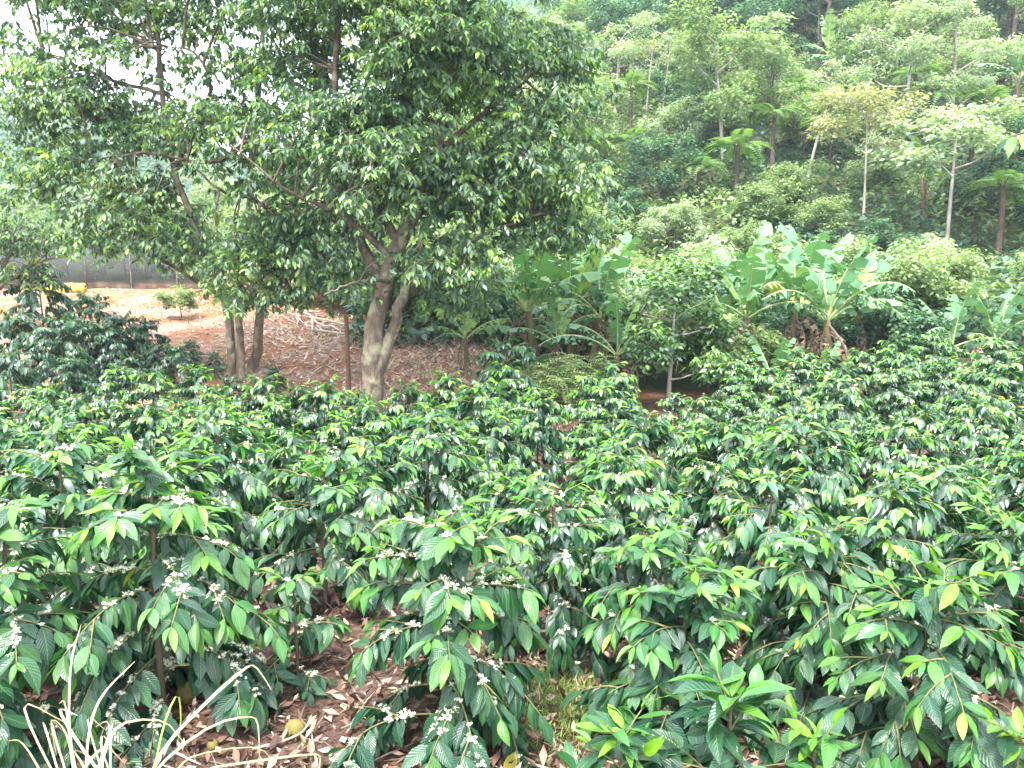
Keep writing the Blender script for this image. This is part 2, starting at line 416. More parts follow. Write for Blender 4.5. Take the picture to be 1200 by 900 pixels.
az = np.linspace(-1.2, 1.2, 300); rr = np.linspace(140, 420, 90)
g = Geo(); A, R_ = np.meshgrid(az, rr); Xh, Yh = R_ * np.sin(A), R_ * np.cos(A)
i = np.arange(len(rr) - 1)[:, None] * len(az) + np.arange(len(az) - 1)[None]
g.add(np.stack([Xh, Yh, hills_z(Xh, Yh)], -1), np.stack([i, i + 1, i + len(az) + 1, i + len(az)], -1).reshape(-1, 4))
M['hills'] = rough_material('far_wood', [(.3, (.02, .05, .02)), (.7, (.07, .13, .05))], scale=.3, bump=1.0)
tag(link('hills', g.mesh('hills', M['hills'])), kind='structure')

# ------------------------------------------------------------------ coffee shrubs
def coffee_plan(seed, H, R, leafL, nodes=11, z0=.16, spacing=.034, young=1.0, upright=0.0, flower=0.0, inner=.2, droop=1.0, twigs=.6, fwd=0.0):
    r = np.random.default_rng(seed)
    lean = r.normal(0, .035, 2) * H
    stem = curve([(0, 0, -.05), (lean[0] * .3, lean[1] * .3, H * .5), (lean[0], lean[1], H * .97)], 8)
    branches = []
    def shoot(base, az, el, ln, tt, inner_, second=False):
        d = np.array([math.cos(az) * math.cos(el), math.sin(az) * math.cos(el), math.sin(el)])
        step = .05; n = max(3, int(ln / step)); pts = [base]
        sag = (.06 + .05 * (1 - tt) + .045 * tt) * (1 - .7 * upright)
        for q in range(n):
            d = d + np.array([0, 0, -sag]) + r.normal(0, .035, 3); d = d / np.linalg.norm(d)
            pts.append(pts[-1] + d * step)
        pts = np.array(pts); leaves = []; flowers = []
        L = len(pts) - 1
        inn = inner_ * (1 - tt)
        npair = max(2, int(n * step * (1 - inn) / spacing))
        vig = r.uniform(.75, 1.05)
        for q in range(npair):
            fr = inn + (1 - inn) * (q + .6) / npair
            i = fr * L; i0 = min(int(i), L - 1); p = pts[i0] + (pts[i0 + 1] - pts[i0]) * (i - i0)
            b = nrm(pts[min(i0 + 1, L)] - pts[i0]); side = nrm(np.cross(b, [0, 0, 1.0]))
            tip = q >= npair - 1; near_tip = q >= npair - 2
            for sg in (-1, 1):
                if r.random() < .12 and not near_tip: continue
                if tip:
                    dd = .32 * sg * side + .8 * b + np.array([0, 0, .05 - .45 * r.random() + .7 * upright]); l = leafL * r.uniform(.4, .8)
                else:
                    gr = droop * r.uniform(.2, 1.05) * (1 - .25 * tt) * (1 - .75 * upright) * (.7 if near_tip else 1)
                    dd = r.uniform(.4 - .25 * fwd, .9 - .25 * fwd) * sg * side + r.uniform(.15 + .2 * fwd, .75 + .2 * fwd) * b + np.array([0, 0, -gr]) + r.normal(0, .12, 3); l = leafL * vig * r.uniform(.7, 1.15)
                out = np.array([b[0], b[1], 0])
                nn = np.array([0, 0, 1.0]) + .45 * out + r.normal(0, .25, 3) + (.2 * sg * side)
                ag = .06 + .18 * r.random() + .22 * tt * fr
                if tip: ag = (.5 + .4 * r.random()) * (.3 + .7 * tt ** 1.3) * young + .05
                elif near_tip: ag = (.25 + .4 * r.random()) * (.25 + .75 * tt ** 1.3) * young + .08
                ag = min(ag, .88)
                if r.random() < .003: ag = 1.0
                leaves.append((p, dd, nn, l, ag))
            if flower and not near_tip and r.random() < flower:
                flowers.append(p + np.array([0, 0, .006]))
        if flower and not second:
            for q in range(int(flower * 5)):
                i0 = r.integers(1, max(2, int(L * .55))); flowers.append(pts[i0] + np.array([0, 0, .006]))
        branches.append((pts, leaves, flowers))
        return pts
    for k in range(nodes):
        tt = k / (nodes - 1); t = z0 + (1 - z0) * tt
        z = H * t * .96; base = np.array([lean[0] * t, lean[1] * t, z])
        a0 = k * math.pi / 2 + r.normal(0, .3) + seed
        for s in (0, math.pi):
            az = a0 + s + r.normal(0, .2)
            ln = R * (1.12 - .72 * tt ** 2) * r.uniform(.82, 1.12)
            el = math.radians(10 + 36 * tt ** 2 + r.normal(0, 8) + 15 * upright)
            pts = shoot(base, az, el, ln, tt, inner)
            if ln > .3:
                for f in (.42, .66):
                    if r.random() < twigs:
                        i0 = int(f * (len(pts) - 1)); b = nrm(pts[i0 + 1] - pts[i0])
                        shoot(pts[i0], math.atan2(b[1], b[0]) + r.choice([-1, 1]) * r.uniform(.6, 1.1), math.asin(np.clip(b[2], -1, 1)) + r.uniform(.0, .5), ln * r.uniform(.35, .55), tt, 0, True)
    # leading shoot
    top = stem[-1]; lv = []
    for q in range(9):
        a = q * 2.4 + r.normal(0, .2); lv.append((top + np.array([0, 0, .02 * (q // 3)]), np.array([math.cos(a), math.sin(a), r.uniform(-.65, .1) + .8 * upright + .25 * (q > 6)]), np.array([0, 0, 1.0]) + r.normal(0, .2, 3), leafL * r.uniform(.5, .95), min(.86, .35 + .5 * r.random() * young)))
    branches.append((np.array([top - [0, 0, .06], top + [0, 0, .04]]), lv, []))
    return stem, branches

def flower_geo(g, r, P, s=1.0):
    """clusters of small five-petalled stars at the points P"""
    T = leaf_template(1, 2, .45, curl=.1, fold=-.1)
    p, d, n, l, a = [], [], [], [], []
    for c in P:
        for q in range(int(5 + 4 * r.random())):
            o = c + r.normal(0, .014, 3) * s * np.array([1.2, 1.2, .7]); ax = nrm(r.normal(0, .6, 3) + [0, -.35, .9])
            e1 = nrm(np.cross(ax, [1, .3, .1])); e2 = np.cross(ax, e1)
            for k in range(5):
                th = k * 1.2566 + q
                p.append(o); d.append(e1 * math.cos(th) + e2 * math.sin(th) + ax * .35); n.append(ax); l.append(.016 * s); a.append(r.random() * .5)
    if p: scatter(g, T, np.array(p), np.array(d), np.array(n), np.array(l), np.array(a), np.zeros(len(p)))

# leaf meshes for shrubs near enough to see each leaf
AGES = [.10, .2, .32, .46, .62, .8, 1.0]
NEAR_LEAF = {}
for ai, a in enumerate(AGES):
    for k in range(5):
        g = Geo(); T = leaf_template(6, 4, [.42, .38, .46, .44, .40][k], curl=[.16, .30, .05, .42, .22][k], fold=[.12, .2, .05, .02, .3][k], wave=[.012, .018, .01, .02, .014][k], ph=k * 2.1, twist=[0, .6, -.6, .3, -.9][k])
        g.add(T[0], T[2], T[1], a, 0)
        NEAR_LEAF[ai, k] = g.mesh('coffee_leaf', M['coffee'])
rf = np.random.default_rng(5)
FLOWER = []
for k in range(4):
    g = Geo(); flower_geo(g, rf, [np.zeros(3), np.array([.02, .01, 0])][:1 + k % 2] + [np.array([-.018, 0, .004])]); FLOWER.append(g.mesh('coffee_flowers', M['petal']))

def near_coffee(seed, loc, label, H, R, leafL=.17, rz=0.0, limit=290, group='coffee shrubs in the front of the plot', **kw):
    r = np.random.default_rng(seed + 77); pr = random.Random(seed)
    root = empty('coffee_shrub', loc, rz); tag(root, label, 'coffee shrub', group)
    stem, branches = coffee_plan(seed, H, R, leafL, **kw)
    g = Geo(); tube(g, stem, np.linspace(.02, .007, len(stem)) * (H / 1.2 + .15), 7, bump=.08, seed=seed); link('stem', g.mesh('coffee_stem', M['stem']), root)
    # leaves past the limit: those most hidden (inside, rear, low)
    allv = [(np.dot(p[:2], [-math.sin(-rz) * -1, 0]) * 0 - (p[0] * math.sin(rz) + p[1] * math.cos(rz)) + .5 * p[2], bi, li) for bi, (_, lv, _) in enumerate(branches) for li, (p, *_x) in enumerate(lv)]
    allv.sort(reverse=True); keep = {(b, l) for _, b, l in allv[:limit]}
    rest = []
    for bi, (pts, lv, fl) in enumerate(branches):
        g = Geo(); tube(g, pts, np.linspace(.0055, .0025, len(pts)), 5); bo = link('branch', g.mesh('coffee_branch', M['twig']), root)
        for li, (p, d, n, l, a) in enumerate(lv):
            if (bi, li) not in keep: rest.append((p, d, n, l, a)); continue
            X, Y, Z = frames(d[None], n[None])
            ai = min(range(len(AGES)), key=lambda q: abs(AGES[q] - a))
            link('leaf', NEAR_LEAF[ai, pr.randrange(5)], bo, mat4(X[0] * (.74 if a > .5 else 1), Y[0], Z[0], p, l))
        for p in fl:
            a = pr.uniform(0, 6.28); s = pr.uniform(.42, .75)
            link('flower_cluster', FLOWER[pr.randrange(4)], bo, Matrix.Translation(Vector(p)) @ Matrix.Rotation(a, 4, 'Z') @ Matrix.Scale(s, 4))
    if rest:
        g = Geo(); T = leaf_template(4, 2, .42)
        scatter(g, T, np.array([x[0] for x in rest]), np.array([x[1] for x in rest]), np.array([x[2] for x in rest]), np.array([x[3] for x in rest]), np.array([x[4] for x in rest]), r.random(len(rest)))
        link('foliage', g.mesh('coffee_foliage', M['coffee']), root, kind='stuff')
    return root

MID = []
def mid_coffee(seed, H, R, leafL, nseg=3, flower=0.0, parts=0, **kw):
    """a shrub seen from far enough that its leaves are one mass"""
    r = np.random.default_rng(seed)
    root = empty('coffee_shrub', (0, 0, 0))
    stem, branches = coffee_plan(seed, H, R, leafL, flower=flower, **kw)
    g = Geo(); tube(g, stem, np.linspace(.016, .006, len(stem)), 6); link('stem', g.mesh('coffee_stem', M['stem']), root)
    g = Geo(); lv = [x for _, l, _ in branches for x in l]; pr = random.Random(seed)
    lv.sort(key=lambda x: -(math.hypot(x[0][0], x[0][1]) / R + 1.3 * x[0][2] / H))       # outermost first
    for p, d, n, l, a in lv[:parts]:
        X, Y, Z = frames(d[None], n[None]); ai = min(range(len(AGES)), key=lambda q: abs(AGES[q] - a))
        link('leaf', NEAR_LEAF[ai, pr.randrange(5)], root, mat4(X[0] * (.74 if a > .5 else .9), Y[0], Z[0], p, l))
    lv = lv[parts:]
    for pts, _, _ in branches: tube(g, pts[sorted({0, len(pts) // 2, len(pts) - 1})], .004, 4, mi=1)
    scatter(g, leaf_template(nseg, 2, .37, curl=.32), *[np.array([x[k] for x in lv]) for k in range(5)], r.random(len(lv)))
    link('foliage', g.mesh('coffee_foliage', [M['coffee_far'], M['twig']]), root, kind='stuff')
    fl = [p for _, _, f in branches for p in f]
    if fl:
        g = Geo(); flower_geo(g, r, fl, .9); link('flowers', g.mesh('coffee_flowers', M['petal']), root, kind='stuff')
    return root

TAKEN = []
def free(x, y, d):
    return all((x - a) ** 2 + (y - b) ** 2 > (d + e) ** 2 / 4 for a, b, e in TAKEN)

# the front shrubs: photo pixel of the top, height, spread
FRONT = [
    (170, 562, 1.40, .72, 'large flowering coffee shrub with white blossom on long branches, behind the dry straw clump', dict(droop=1.3, twigs=.95, flower=.34, nodes=13, leafL=.185)),
    (520, 618, 1.22, .64, 'flowering coffee shrub with drooping dark leaves in the middle of the front row', dict(droop=1.3, twigs=.95, flower=.30, nodes=13, leafL=.18)),
    (792, 672, .95, .50, 'compact coffee shrub with bright green leaves beside the short grass patch', dict(droop=.6, flower=.03, nodes=12, leafL=.165)),
    (1090, 690, 1.0, .62, 'broad glossy coffee shrub filling the lower corner opposite the dry straw', dict(droop=.95, fwd=.5, flower=.04, twigs=.95, nodes=14, leafL=.165)),
    (-15, 598, 1.30, .55, 'coffee shrub with white blossom cut by the picture edge beside the large flowering shrub', dict(droop=1.2, flower=.32, nodes=12, leafL=.175)),
    (375, 545, 1.15, .66, 'coffee shrub with lime tips behind the gap between the two flowering shrubs', dict(twigs=.95, flower=.15, nodes=12, leafL=.165)),
    (775, 622, 1.0, .55, 'wide coffee shrub just behind the compact bright green one', dict(droop=.95, fwd=.5, flower=.06, twigs=.95, nodes=14, leafL=.16)),
    (975, 628, 1.0, .55, 'coffee shrub between the bare soil gap and the broad glossy corner shrub', dict(droop=.95, fwd=.5, flower=.02, twigs=.95, nodes=14, leafL=.16)),
    (1190, 612, 1.0, .58, 'coffee shrub at the picture edge behind the broad glossy corner shrub', dict(droop=.95, fwd=.5, flower=.02, twigs=.95, nodes=14, leafL=.16)),
    (608, 566, .95, .46, 'rounded coffee shrub behind the middle flowering one, before the bare soil strip', dict(twigs=.95, flower=.08, nodes=12, leafL=.155)),
    (345, 690, .62, .34, 'low coffee shrub squeezed between the two big flowering shrubs', dict(flower=.2, nodes=5, leafL=.16)),
]
for k, (px, py, H, R, lab, kw) in enumerate(FRONT):
    p = stand(px, py, H * 1.0, lo=3.3)
    TAKEN.append((p[0], p[1], 2 * R * .7))
    near_coffee(11 + k, p, lab, H, R, rz=.7 * k, **kw)
for k, (px, py, H, R, lab, kw) in enumerate([
    (855, 822, .75, .34, 'young upright coffee plant with big pale shining leaves at the bottom edge', dict(nodes=7, leafL=.23, upright=.55, inner=.1, young=.6)),
    (720, 862, .62, .30, 'young coffee plant with lime top leaves at the bottom edge by the grass patch', dict(nodes=5, leafL=.2, upright=.65, inner=.1, young=1.25)),
    (960, 872, .55, .28, 'low coffee seedling with yellow-green leaves at the bottom edge by the corner shrub', dict(nodes=5, leafL=.18, upright=.55, inner=.1, young=1.3)),
    (1195, 872, .55, .26, 'coffee seedling tip showing in the bottom corner under the broad shrub', dict(nodes=4, leafL=.17, upright=.6, inner=.1, young=1.1)),
]):
    p = stand(px, py, H); TAKEN.append((p[0], p[1], .3))
    near_coffee(61 + k, p, lab, H, R, rz=1.1 * k + .4, group='young coffee plants along the bottom edge', **kw)

PROTO = [mid_coffee(200 + k, *a, nodes=15, spacing=.030, flower=fl, inner=.12, droop=1.05, fwd=.9, z0=.12, twigs=1.0, young=y) for k, (a, fl, y) in enumerate([
    ((1.12, .56, .145), .06, 1.1), ((1.22, .60, .15), .0, 1.2), ((1.05, .54, .14), .06, 1.05), ((1.16, .58, .145), .02, 1.25), ((1.08, .55, .14), .0, 1.1), ((1.25, .60, .15), .06, 1.15)])]
PROTO_NEAR = [mid_coffee(230 + k, 1.1 + .05 * k, .60, .15, nodes=15, spacing=.030, inner=.12, droop=1.05, fwd=.9, z0=.12, twigs=1.0, flower=.07 * k, young=1.0, parts=130) for k in range(3)]
PROTO_DARK = [mid_coffee(300 + k, *a, nodes=14, spacing=.030, young=.35, inner=.25, droop=1.1, fwd=.8, twigs=.8) for k, a in enumerate([((1.0, .72, .15),), ((.85, .66, .15),)]) for a in [a[0]]]
USED = {}
def put_coffee(proto, p, rz, sc, label, group):
    if proto.name not in USED:
        USED[proto.name] = 1; o = proto
        o.location = p; o.rotation_euler = (0, 0, rz); o.scale = (sc, sc, sc)
    else: o = copy_tree(proto, p, rz, sc)
    tag(o, label, 'coffee shrub', group); return o

rr = random.Random(4)
# shrubs with something of their own: photo pixel of the top, size, label
SINGLES = [
    (735, 556, 1.0, 'round coffee shrub standing before the bare soil strip in the middle rows', 0),
    (962, 532, .95, 'dome shaped coffee shrub alone in a gap of the open middle rows', 1),
    (900, 588, 1.0, 'pointed coffee shrub with lime top behind the bare soil gap', 3),
    (835, 552, .9, 'coffee shrub with yellowing leaves beside the pale soil in the middle rows', 2),
    (255, 515, 1.05, 'coffee shrub directly behind the large flowering one, blossom on its top', 5),
    (85, 512, 1.05, 'coffee shrub behind the edge shrub with blossom, below the bank', 0),
    (445, 545, 1.0, 'coffee shrub with lime tips in front of the forked grey trunk', 3),
    (1090, 560, 1.0, 'coffee shrub above the broad glossy corner shrub, three rows back', 4),
    (1040, 600, .95, 'coffee shrub directly above the broad glossy corner shrub', 1),
    (690, 515, .95, 'coffee shrub below the trunk with hanging dead banana leaves', 0),
]
for px, py, sc, lab, k in SINGLES:
    p = stand(px, py, 1.0 * sc)
    if not free(p[0], p[1], .55): 
        pass
    TAKEN.append((p[0], p[1], .85)); put_coffee(PROTO[k], p, rr.uniform(0, 6.28), sc, lab, 'coffee shrubs in the middle of the plot')
LAND = [(942, 165, 'the forked white tree'), (1012, 210, 'the pinkish tree'), (1108, 230, 'the umbrella tree'), (1060, 90, 'the straight pale trunk'), (1116, 100, 'the leaning pale trunk'), (738, 150, 'the tree fern pair'),
        (818, 222, 'the flat crowned fern'), (1165, 260, 'the large edge fern'), (772, 225, 'the dark rounded tree'), (955, 30, 'the big dark tree'), (1185, 30, 'the dark corner tree'), (780, 390, 'the shrubby tree'), (665, 340, 'the centre banana clump'),
        (930, 370, 'the ragged banana clump'), (1145, 385, 'the bananas standing apart'), (690, 265, 'the bright crown-edge tree'), (430, 440, 'the forked grey trunk'), (590, 420, 'the tall dark coffee bush'), (1020, 80, 'the round bright tree'), (720, 90, 'the feathery pale tree')]
SAID = {}
def placed_label(desc, p, h=2.5):
    px, py = project(np.array(p) + [0, 0, h])
    near = sorted(LAND, key=lambda q: (q[0] - px) ** 2 + (q[1] - py) ** 2)[:12]; lab = None
    for x, y, n in near:
        dx, dy = px - x, py - y; far = math.hypot(dx, dy)
        v = ('above' if dy < 0 else 'below') if abs(dy) > .4 * abs(dx) else ''; hz = ('left' if dx < 0 else 'right') if abs(dx) > .4 * abs(dy) else ''
        where = f'{v} and {hz} of' if v and hz else f'{hz} of' if hz else v
        lab = f"{desc} {'just' if far < 45 else 'well' if far > 130 else 'a little'} {where} {n}"
        if lab not in SAID: SAID[lab] = 1; return lab
    for q in near[:6]:
        for w in near[:6]:
            lab = f'{desc} in line between {q[2]} and {w[2]}'
            if q[0] < w[0] and lab not in SAID: SAID[lab] = 1; return lab
    return lab
# shrubs of the rows behind
GAPS = [(668, 632, .3), (690, 735, .3), (912, 778, .4), (690, 835, .35), (905, 850, .3), (1300, 660, .1)]
GP = [(stand(a, b, 0.0), c) for a, b, c in GAPS]
cnt = 0; nrow = {}
ORD = ['', 'first', 'second', 'third', 'fourth', 'fifth', 'sixth', 'seventh', 'eighth', 'ninth', 'tenth', 'eleventh', 'twelfth', 'thirteenth', 'fourteenth', 'fifteenth', 'sixteenth', 'seventeenth', 'eighteenth', 'nineteenth', 'twentieth']
for row in range(17):
    y = 4.9 + row * .90
    for i in range(-16, 26):
        x = i * 1.0 + (row * .37 % 1) + rr.gauss(0, .2); yy = y + rr.gauss(0, .2)
        px = 600 + F * x / (yy * math.cos(PITCH))
        if px < -70 or px > 1290: continue
        if x / yy < -.03 and yy > 14.2: continue
        if -.22 < x / yy < -.15 and yy > 13.6: continue
        if 600 < px < 840 and yy > 14.6: continue
        if yy > 16.9: continue
        if not free(x, yy, .62): continue
        if any((x - q[0]) ** 2 + (yy - q[1]) ** 2 < c * c for q, c in GP): continue
        TAKEN.append((x, yy, .62)); cnt += 1
        if px < 420: lab, grp = 'coffee shrub in the rows below the reddish bank and twin trunks', 'coffee rows below the bank'
        elif px < 640: lab, grp = 'coffee shrub in the rows around the forked grey trunk', 'coffee rows before the forked trunk'
        elif yy < 9: lab, grp = 'lush coffee shrub in the rows behind the broad glossy corner shrub', 'coffee rows behind the front shrubs'
        elif px < 860: lab, grp = 'coffee shrub in the far rows below the shrubby tree and dead banana leaves', 'far coffee rows below the shrubby tree'
        else: lab, grp = 'coffee shrub in the far rows below the ragged banana clump', 'far coffee rows below the bananas'
        sc = rr.uniform(.8, 1.14)
        nrow[row] = nrow.get(row, 0) + 1
        lab = f'{ORD[nrow[row]]} coffee shrub, counted from the left, of the {ORD[row + 1]} row behind the front shrubs'
        put_coffee(PROTO_NEAR[rr.randrange(3)] if yy < 8.3 else PROTO[rr.randrange(6)], (x, yy, float(ground_z(x, yy))), rr.uniform(0, 6.28), sc, lab, grp)
# dark shrubs on and below the bank: photo pixel of the top, size
BANK = [
    (45, 318, 1.7, 'big dark coffee bush under the leafy tree at the picture edge'), (18, 365, 1.5, 'dark coffee bush at the picture edge halfway down the bank'),
    (105, 352, 1.4, 'dark coffee bush with lime tips at the top of the reddish bank'), (140, 366, 1.3, 'dark coffee bush overhanging the reddish soil near the yellow drum'),
    (70, 380, 1.4, 'dark coffee bush in the middle of the bank group'), (150, 415, .95, 'low coffee shrub on bare soil beside the cone shaped one'),
    (204, 410, .95, 'cone shaped dark coffee shrub standing alone on bare soil'), (250, 412, .55, 'small dark coffee shrub just beside the twin trunks'),
    (318, 432, .55, 'small dark coffee shrub between the twin trunks and the bank grass'), (272, 440, .75, 'coffee shrub right below the twin trunks'),
    (80, 424, .9, 'low coffee shrub near the soil below the bank group'), (365, 452, .9, 'dark coffee shrub beside the wooden post'),
    (340, 470, .8, 'dark coffee shrub two steps before the wooden post'), (500, 462, .85, 'dark coffee shrub just beyond the forked grey trunk'),
    (545, 480, .7, 'dark coffee shrub below the dry grass bank beside the baby banana'), (460, 478, .7, 'dark coffee shrub touching the foot of the forked grey trunk'),
    (168, 378, 1.0, 'dark coffee bush on orange soil below the small green shrub'), (182, 402, .8, 'dark coffee shrub between the bank group and the cone shaped one'), (118, 385, 1.2, 'leafy dark coffee bush low in the bank group'),
    (222, 398, .6, 'small dark coffee shrub on the orange soil left of the twin trunks'),
    (10, 420, 1.2, 'dark coffee shrub at the picture edge above the lower rows'), (128, 392, 1.0, 'dark coffee shrub on the bare slope below the yellow drum'),
    (400, 462, .7, 'dark coffee shrub between the wooden post and the forked trunk'), (120, 446, .95, 'coffee shrub above the lower rows under the low ones'),
]
for k, (px, py, sc, lab) in enumerate(BANK):
    p = stand(px, py, sc * .95); TAKEN.append((p[0], p[1], .6))
    put_coffee(PROTO_DARK[k % 2], p, rr.uniform(0, 6.28), sc, lab, 'dark coffee shrubs on the bank')
p = stand(592, 400, 1.55); put_coffee(PROTO_DARK[0], p, 1.0, (.9, .9, 1.5)[2], 'tall dark coffee bush beside the feathery shrub below the bananas', 'dark coffee shrubs on the bank')

# ------------------------------------------------------------------ trees
def make_sprays(T, m, L, seed, count=6, droop=.6, length=.34, mat=None, young=.6):
    """leaf lists of a few sprays, axis +Y, up +Z, and a mesh of each"""
    out = []
    for k in range(count):
        r = np.random.default_rng(seed + k); P, D, N, LL, A = [], [], [], [], []
        for i in range(m):
            f = (r.random()) ** .45; th = i * 2.4 + r.normal(0, .3)
            P.append((r.normal(0, .02), f * length, -.1 * f * f + r.normal(0, .015)))
            D.append((math.cos(th) * r.uniform(.6, 1), .35 * f + .55 * math.sin(th), -droop * r.uniform(.35, 1.3)))
            N.append((r.normal(0, .2) + .5 * math.cos(th), .5 * math.sin(th), 1)); LL.append(L * r.uniform(.7, 1.15))
            A.append(min(1, .08 + .3 * r.random() + (young if f > .85 else 0) * r.random()))
        arr = [np.array(x) for x in (P, D, N, LL, A)]
        g = Geo(); scatter(g, T, *arr, r.random(m)); tube(g, [(0, 0, 0), (0, length * .5, -.03), (0, length, -.12)], [.008, .006, .003], 4, mi=1)
        out.append((arr, g.mesh('leaf_spray', [mat, M['bark_brown']])))
    return out

def spray_frames(r, P, C, tilt=.25):
    """frame of each spray: axis points outwards from the crown's middle C"""
    o = P - C; o[:, 2] *= .35; o = nrm(o + r.normal(0, .45, o.shape)); o[:, 2] = o[:, 2] * .6 - tilt * r.random(len(P))
    up = np.array([0, 0, 1.0]) + r.normal(0, .25, o.shape)
    return frames(o, up)

def merge_sprays(g, T, SP, idx, X, Y, Z, P, s, dage, rnd):
    for k in range(len(SP)):
        w = np.where(idx == k)[0]
        if not len(w): continue
        (p, d, n, l, a), _ = SP[k]
        def rot(v): return v[None, :, 0, None] * X[w][:, None] + v[None, :, 1, None] * Y[w][:, None] + v[None, :, 2, None] * Z[w][:, None]
        PP = P[w][:, None] + rot(p) * s[w][:, None, None]
        m = len(p)
        scatter(g, T, PP.reshape(-1, 3), rot(d).reshape(-1, 3), rot(n).reshape(-1, 3), (l[None] * s[w][:, None]).ravel(),
                np.clip(a[None] + dage[w][:, None], 0, 1).ravel(), (rnd[w][:, None] + np.linspace(0, 3, m)[None]).ravel() % 1)

def in_blobs(r, blobs, n, shell=.45):
    """points in a set of ellipsoids (centre, radii), more of them near the surface"""
    vol = np.array([b[1][0] * b[1][1] * b[1][2] for b in blobs]) ** .8; vol = vol / vol.sum()
    which = r.choice(len(blobs), n, p=vol); d = nrm(r.normal(size=(n, 3))); rad = (shell + (1 - shell) * r.random(n) ** .8)
    C = np.array([b[0] for b in blobs])[which]; Rr = np.array([b[1] for b in blobs])[which]
    return C + d * Rr * rad[:, None], C, d

def clump_noise(P, s):
    a = np.sin(P[:, 0] * s + 1.3 * np.sin(P[:, 2] * s * .8)) + np.sin(P[:, 1] * s * 1.1 + 2 + np.sin(P[:, 0] * s * .7)) + np.sin(P[:, 2] * s * 1.4 + P[:, 0] * s * .4)
    return a / 3

T_LEAF = leaf_template(2, 2, .40, curl=.25, fold=.12)
TREE_SPRAY = make_sprays(T_LEAF, 12, .165, 900, mat=M['tree'])

def shade_tree(name, label, seed, base, trunks, limbs, blobs, n, front=220, gap=-.35, clear=()):
    """trunks, limbs: lists of (points, r0, r1) in world space; blobs: crown ellipsoids in world space"""
    r = np.random.default_rng(seed)
    root = empty(name, base); tag(root, label, 'tree')
    b = np.array(base)
    skeleton = []
    for kind, lst, mat in (('trunk', trunks, M['bark']), ('limb', limbs, M['bark_brown'])):
        for k, (pts, r0, r1) in enumerate(lst):
            c = curve(np.array(pts) - b, 18); c = c + r.normal(0, .012, c.shape) * (r0 / .1 + .5)
            rad = np.linspace(r0, r1, 18) 
            if kind == 'trunk': rad = rad * (1 + .22 * np.exp(-np.linspace(0, 10, 18)))
            g = Geo(); tube(g, c, rad, 12 if kind == 'trunk' else 8, bump=.1, seed=seed + k); link(kind, g.mesh(kind, mat), root)
            skeleton.append(c[4:])
    sk = np.concatenate(skeleton)
    nc = max(30, n // 11)
    P, C, d = in_blobs(r, [(np.array(c) - b, np.array(q)) for c, q in blobs], int(nc * 2))
    keep = clump_noise(P, 1.9) + .4 * clump_noise(P + 7, 4.6) + r.normal(0, .25, len(P)) > gap
    for a_, b_, c_, rx_, ry_ in clear:          # the gap in the leaves through which the trunk shows
        pj = np.array([project(v + b) for v in P]); keep &= ~(((pj[:, 0] - a_) / rx_) ** 2 + ((pj[:, 1] - b_) / ry_) ** 2 < 1) | (P[:, 1] + b[1] > c_)
    CP, CC, Cd = P[keep][:nc], C[keep][:nc], d[keep][:nc]
    w = r.integers(0, len(CP), n); cage = np.where(r.random(len(CP)) < .22, r.uniform(.12, .45, len(CP)), r.uniform(-.14, .05, len(CP)))
    P = CP[w] + r.normal(0, 1, (n, 3)) * np.array([.30, .30, .11]); C = CC[w]; d = Cd[w]
    # branches out to the sprays
    g = Geo()
    for q in range(min(len(CP), 240)):
        t = CP[q]; i = np.argmin(((sk - t) ** 2).sum(1) + r.random(len(sk)) * .6)
        s0 = sk[i]; mid = (s0 + t) / 2 + np.array([0, 0, .12 * np.linalg.norm(t - s0)]) + r.normal(0, .06, 3)
        c = curve([s0, mid, t], 8); L = np.linalg.norm(t - s0); tube(g, c, np.linspace(.012 + .011 * L, .006, 8), 5)
    link('branches', g.mesh('branches', M['bark_brown']), root, kind='stuff')
    X, Y, Z = spray_frames(r, P, C)
    idx = r.integers(0, len(TREE_SPRAY), n); s = r.uniform(.75, 1.2, n)
    dage = cage[w] + r.normal(0, .07, n)
    rnd = r.random(n)
    # the sprays nearest the viewer are parts of their own
    dist = P[:, 1] + b[1] + .25 * np.abs(P[:, 2] + b[2] - 4); order = np.argsort(dist); first = order[:front]; rest = order[front:]
    for q in first:
        link('leaf_spray', TREE_SPRAY[idx[q]][1], root, mat4(X[q], Y[q], Z[q], P[q], s[q]))
    g = Geo(); merge_sprays(g, T_LEAF, TREE_SPRAY, idx[rest], X[rest], Y[rest], Z[rest], P[rest], s[rest], dage[rest], rnd[rest])
    link('crown', g.mesh('crown', M['tree']), root, kind='stuff')
    return root

def blob(px, py, D, rx, ry, rd):
    k = D / F
    return (pix(px, py, D), (rx * k, rd, ry * k))

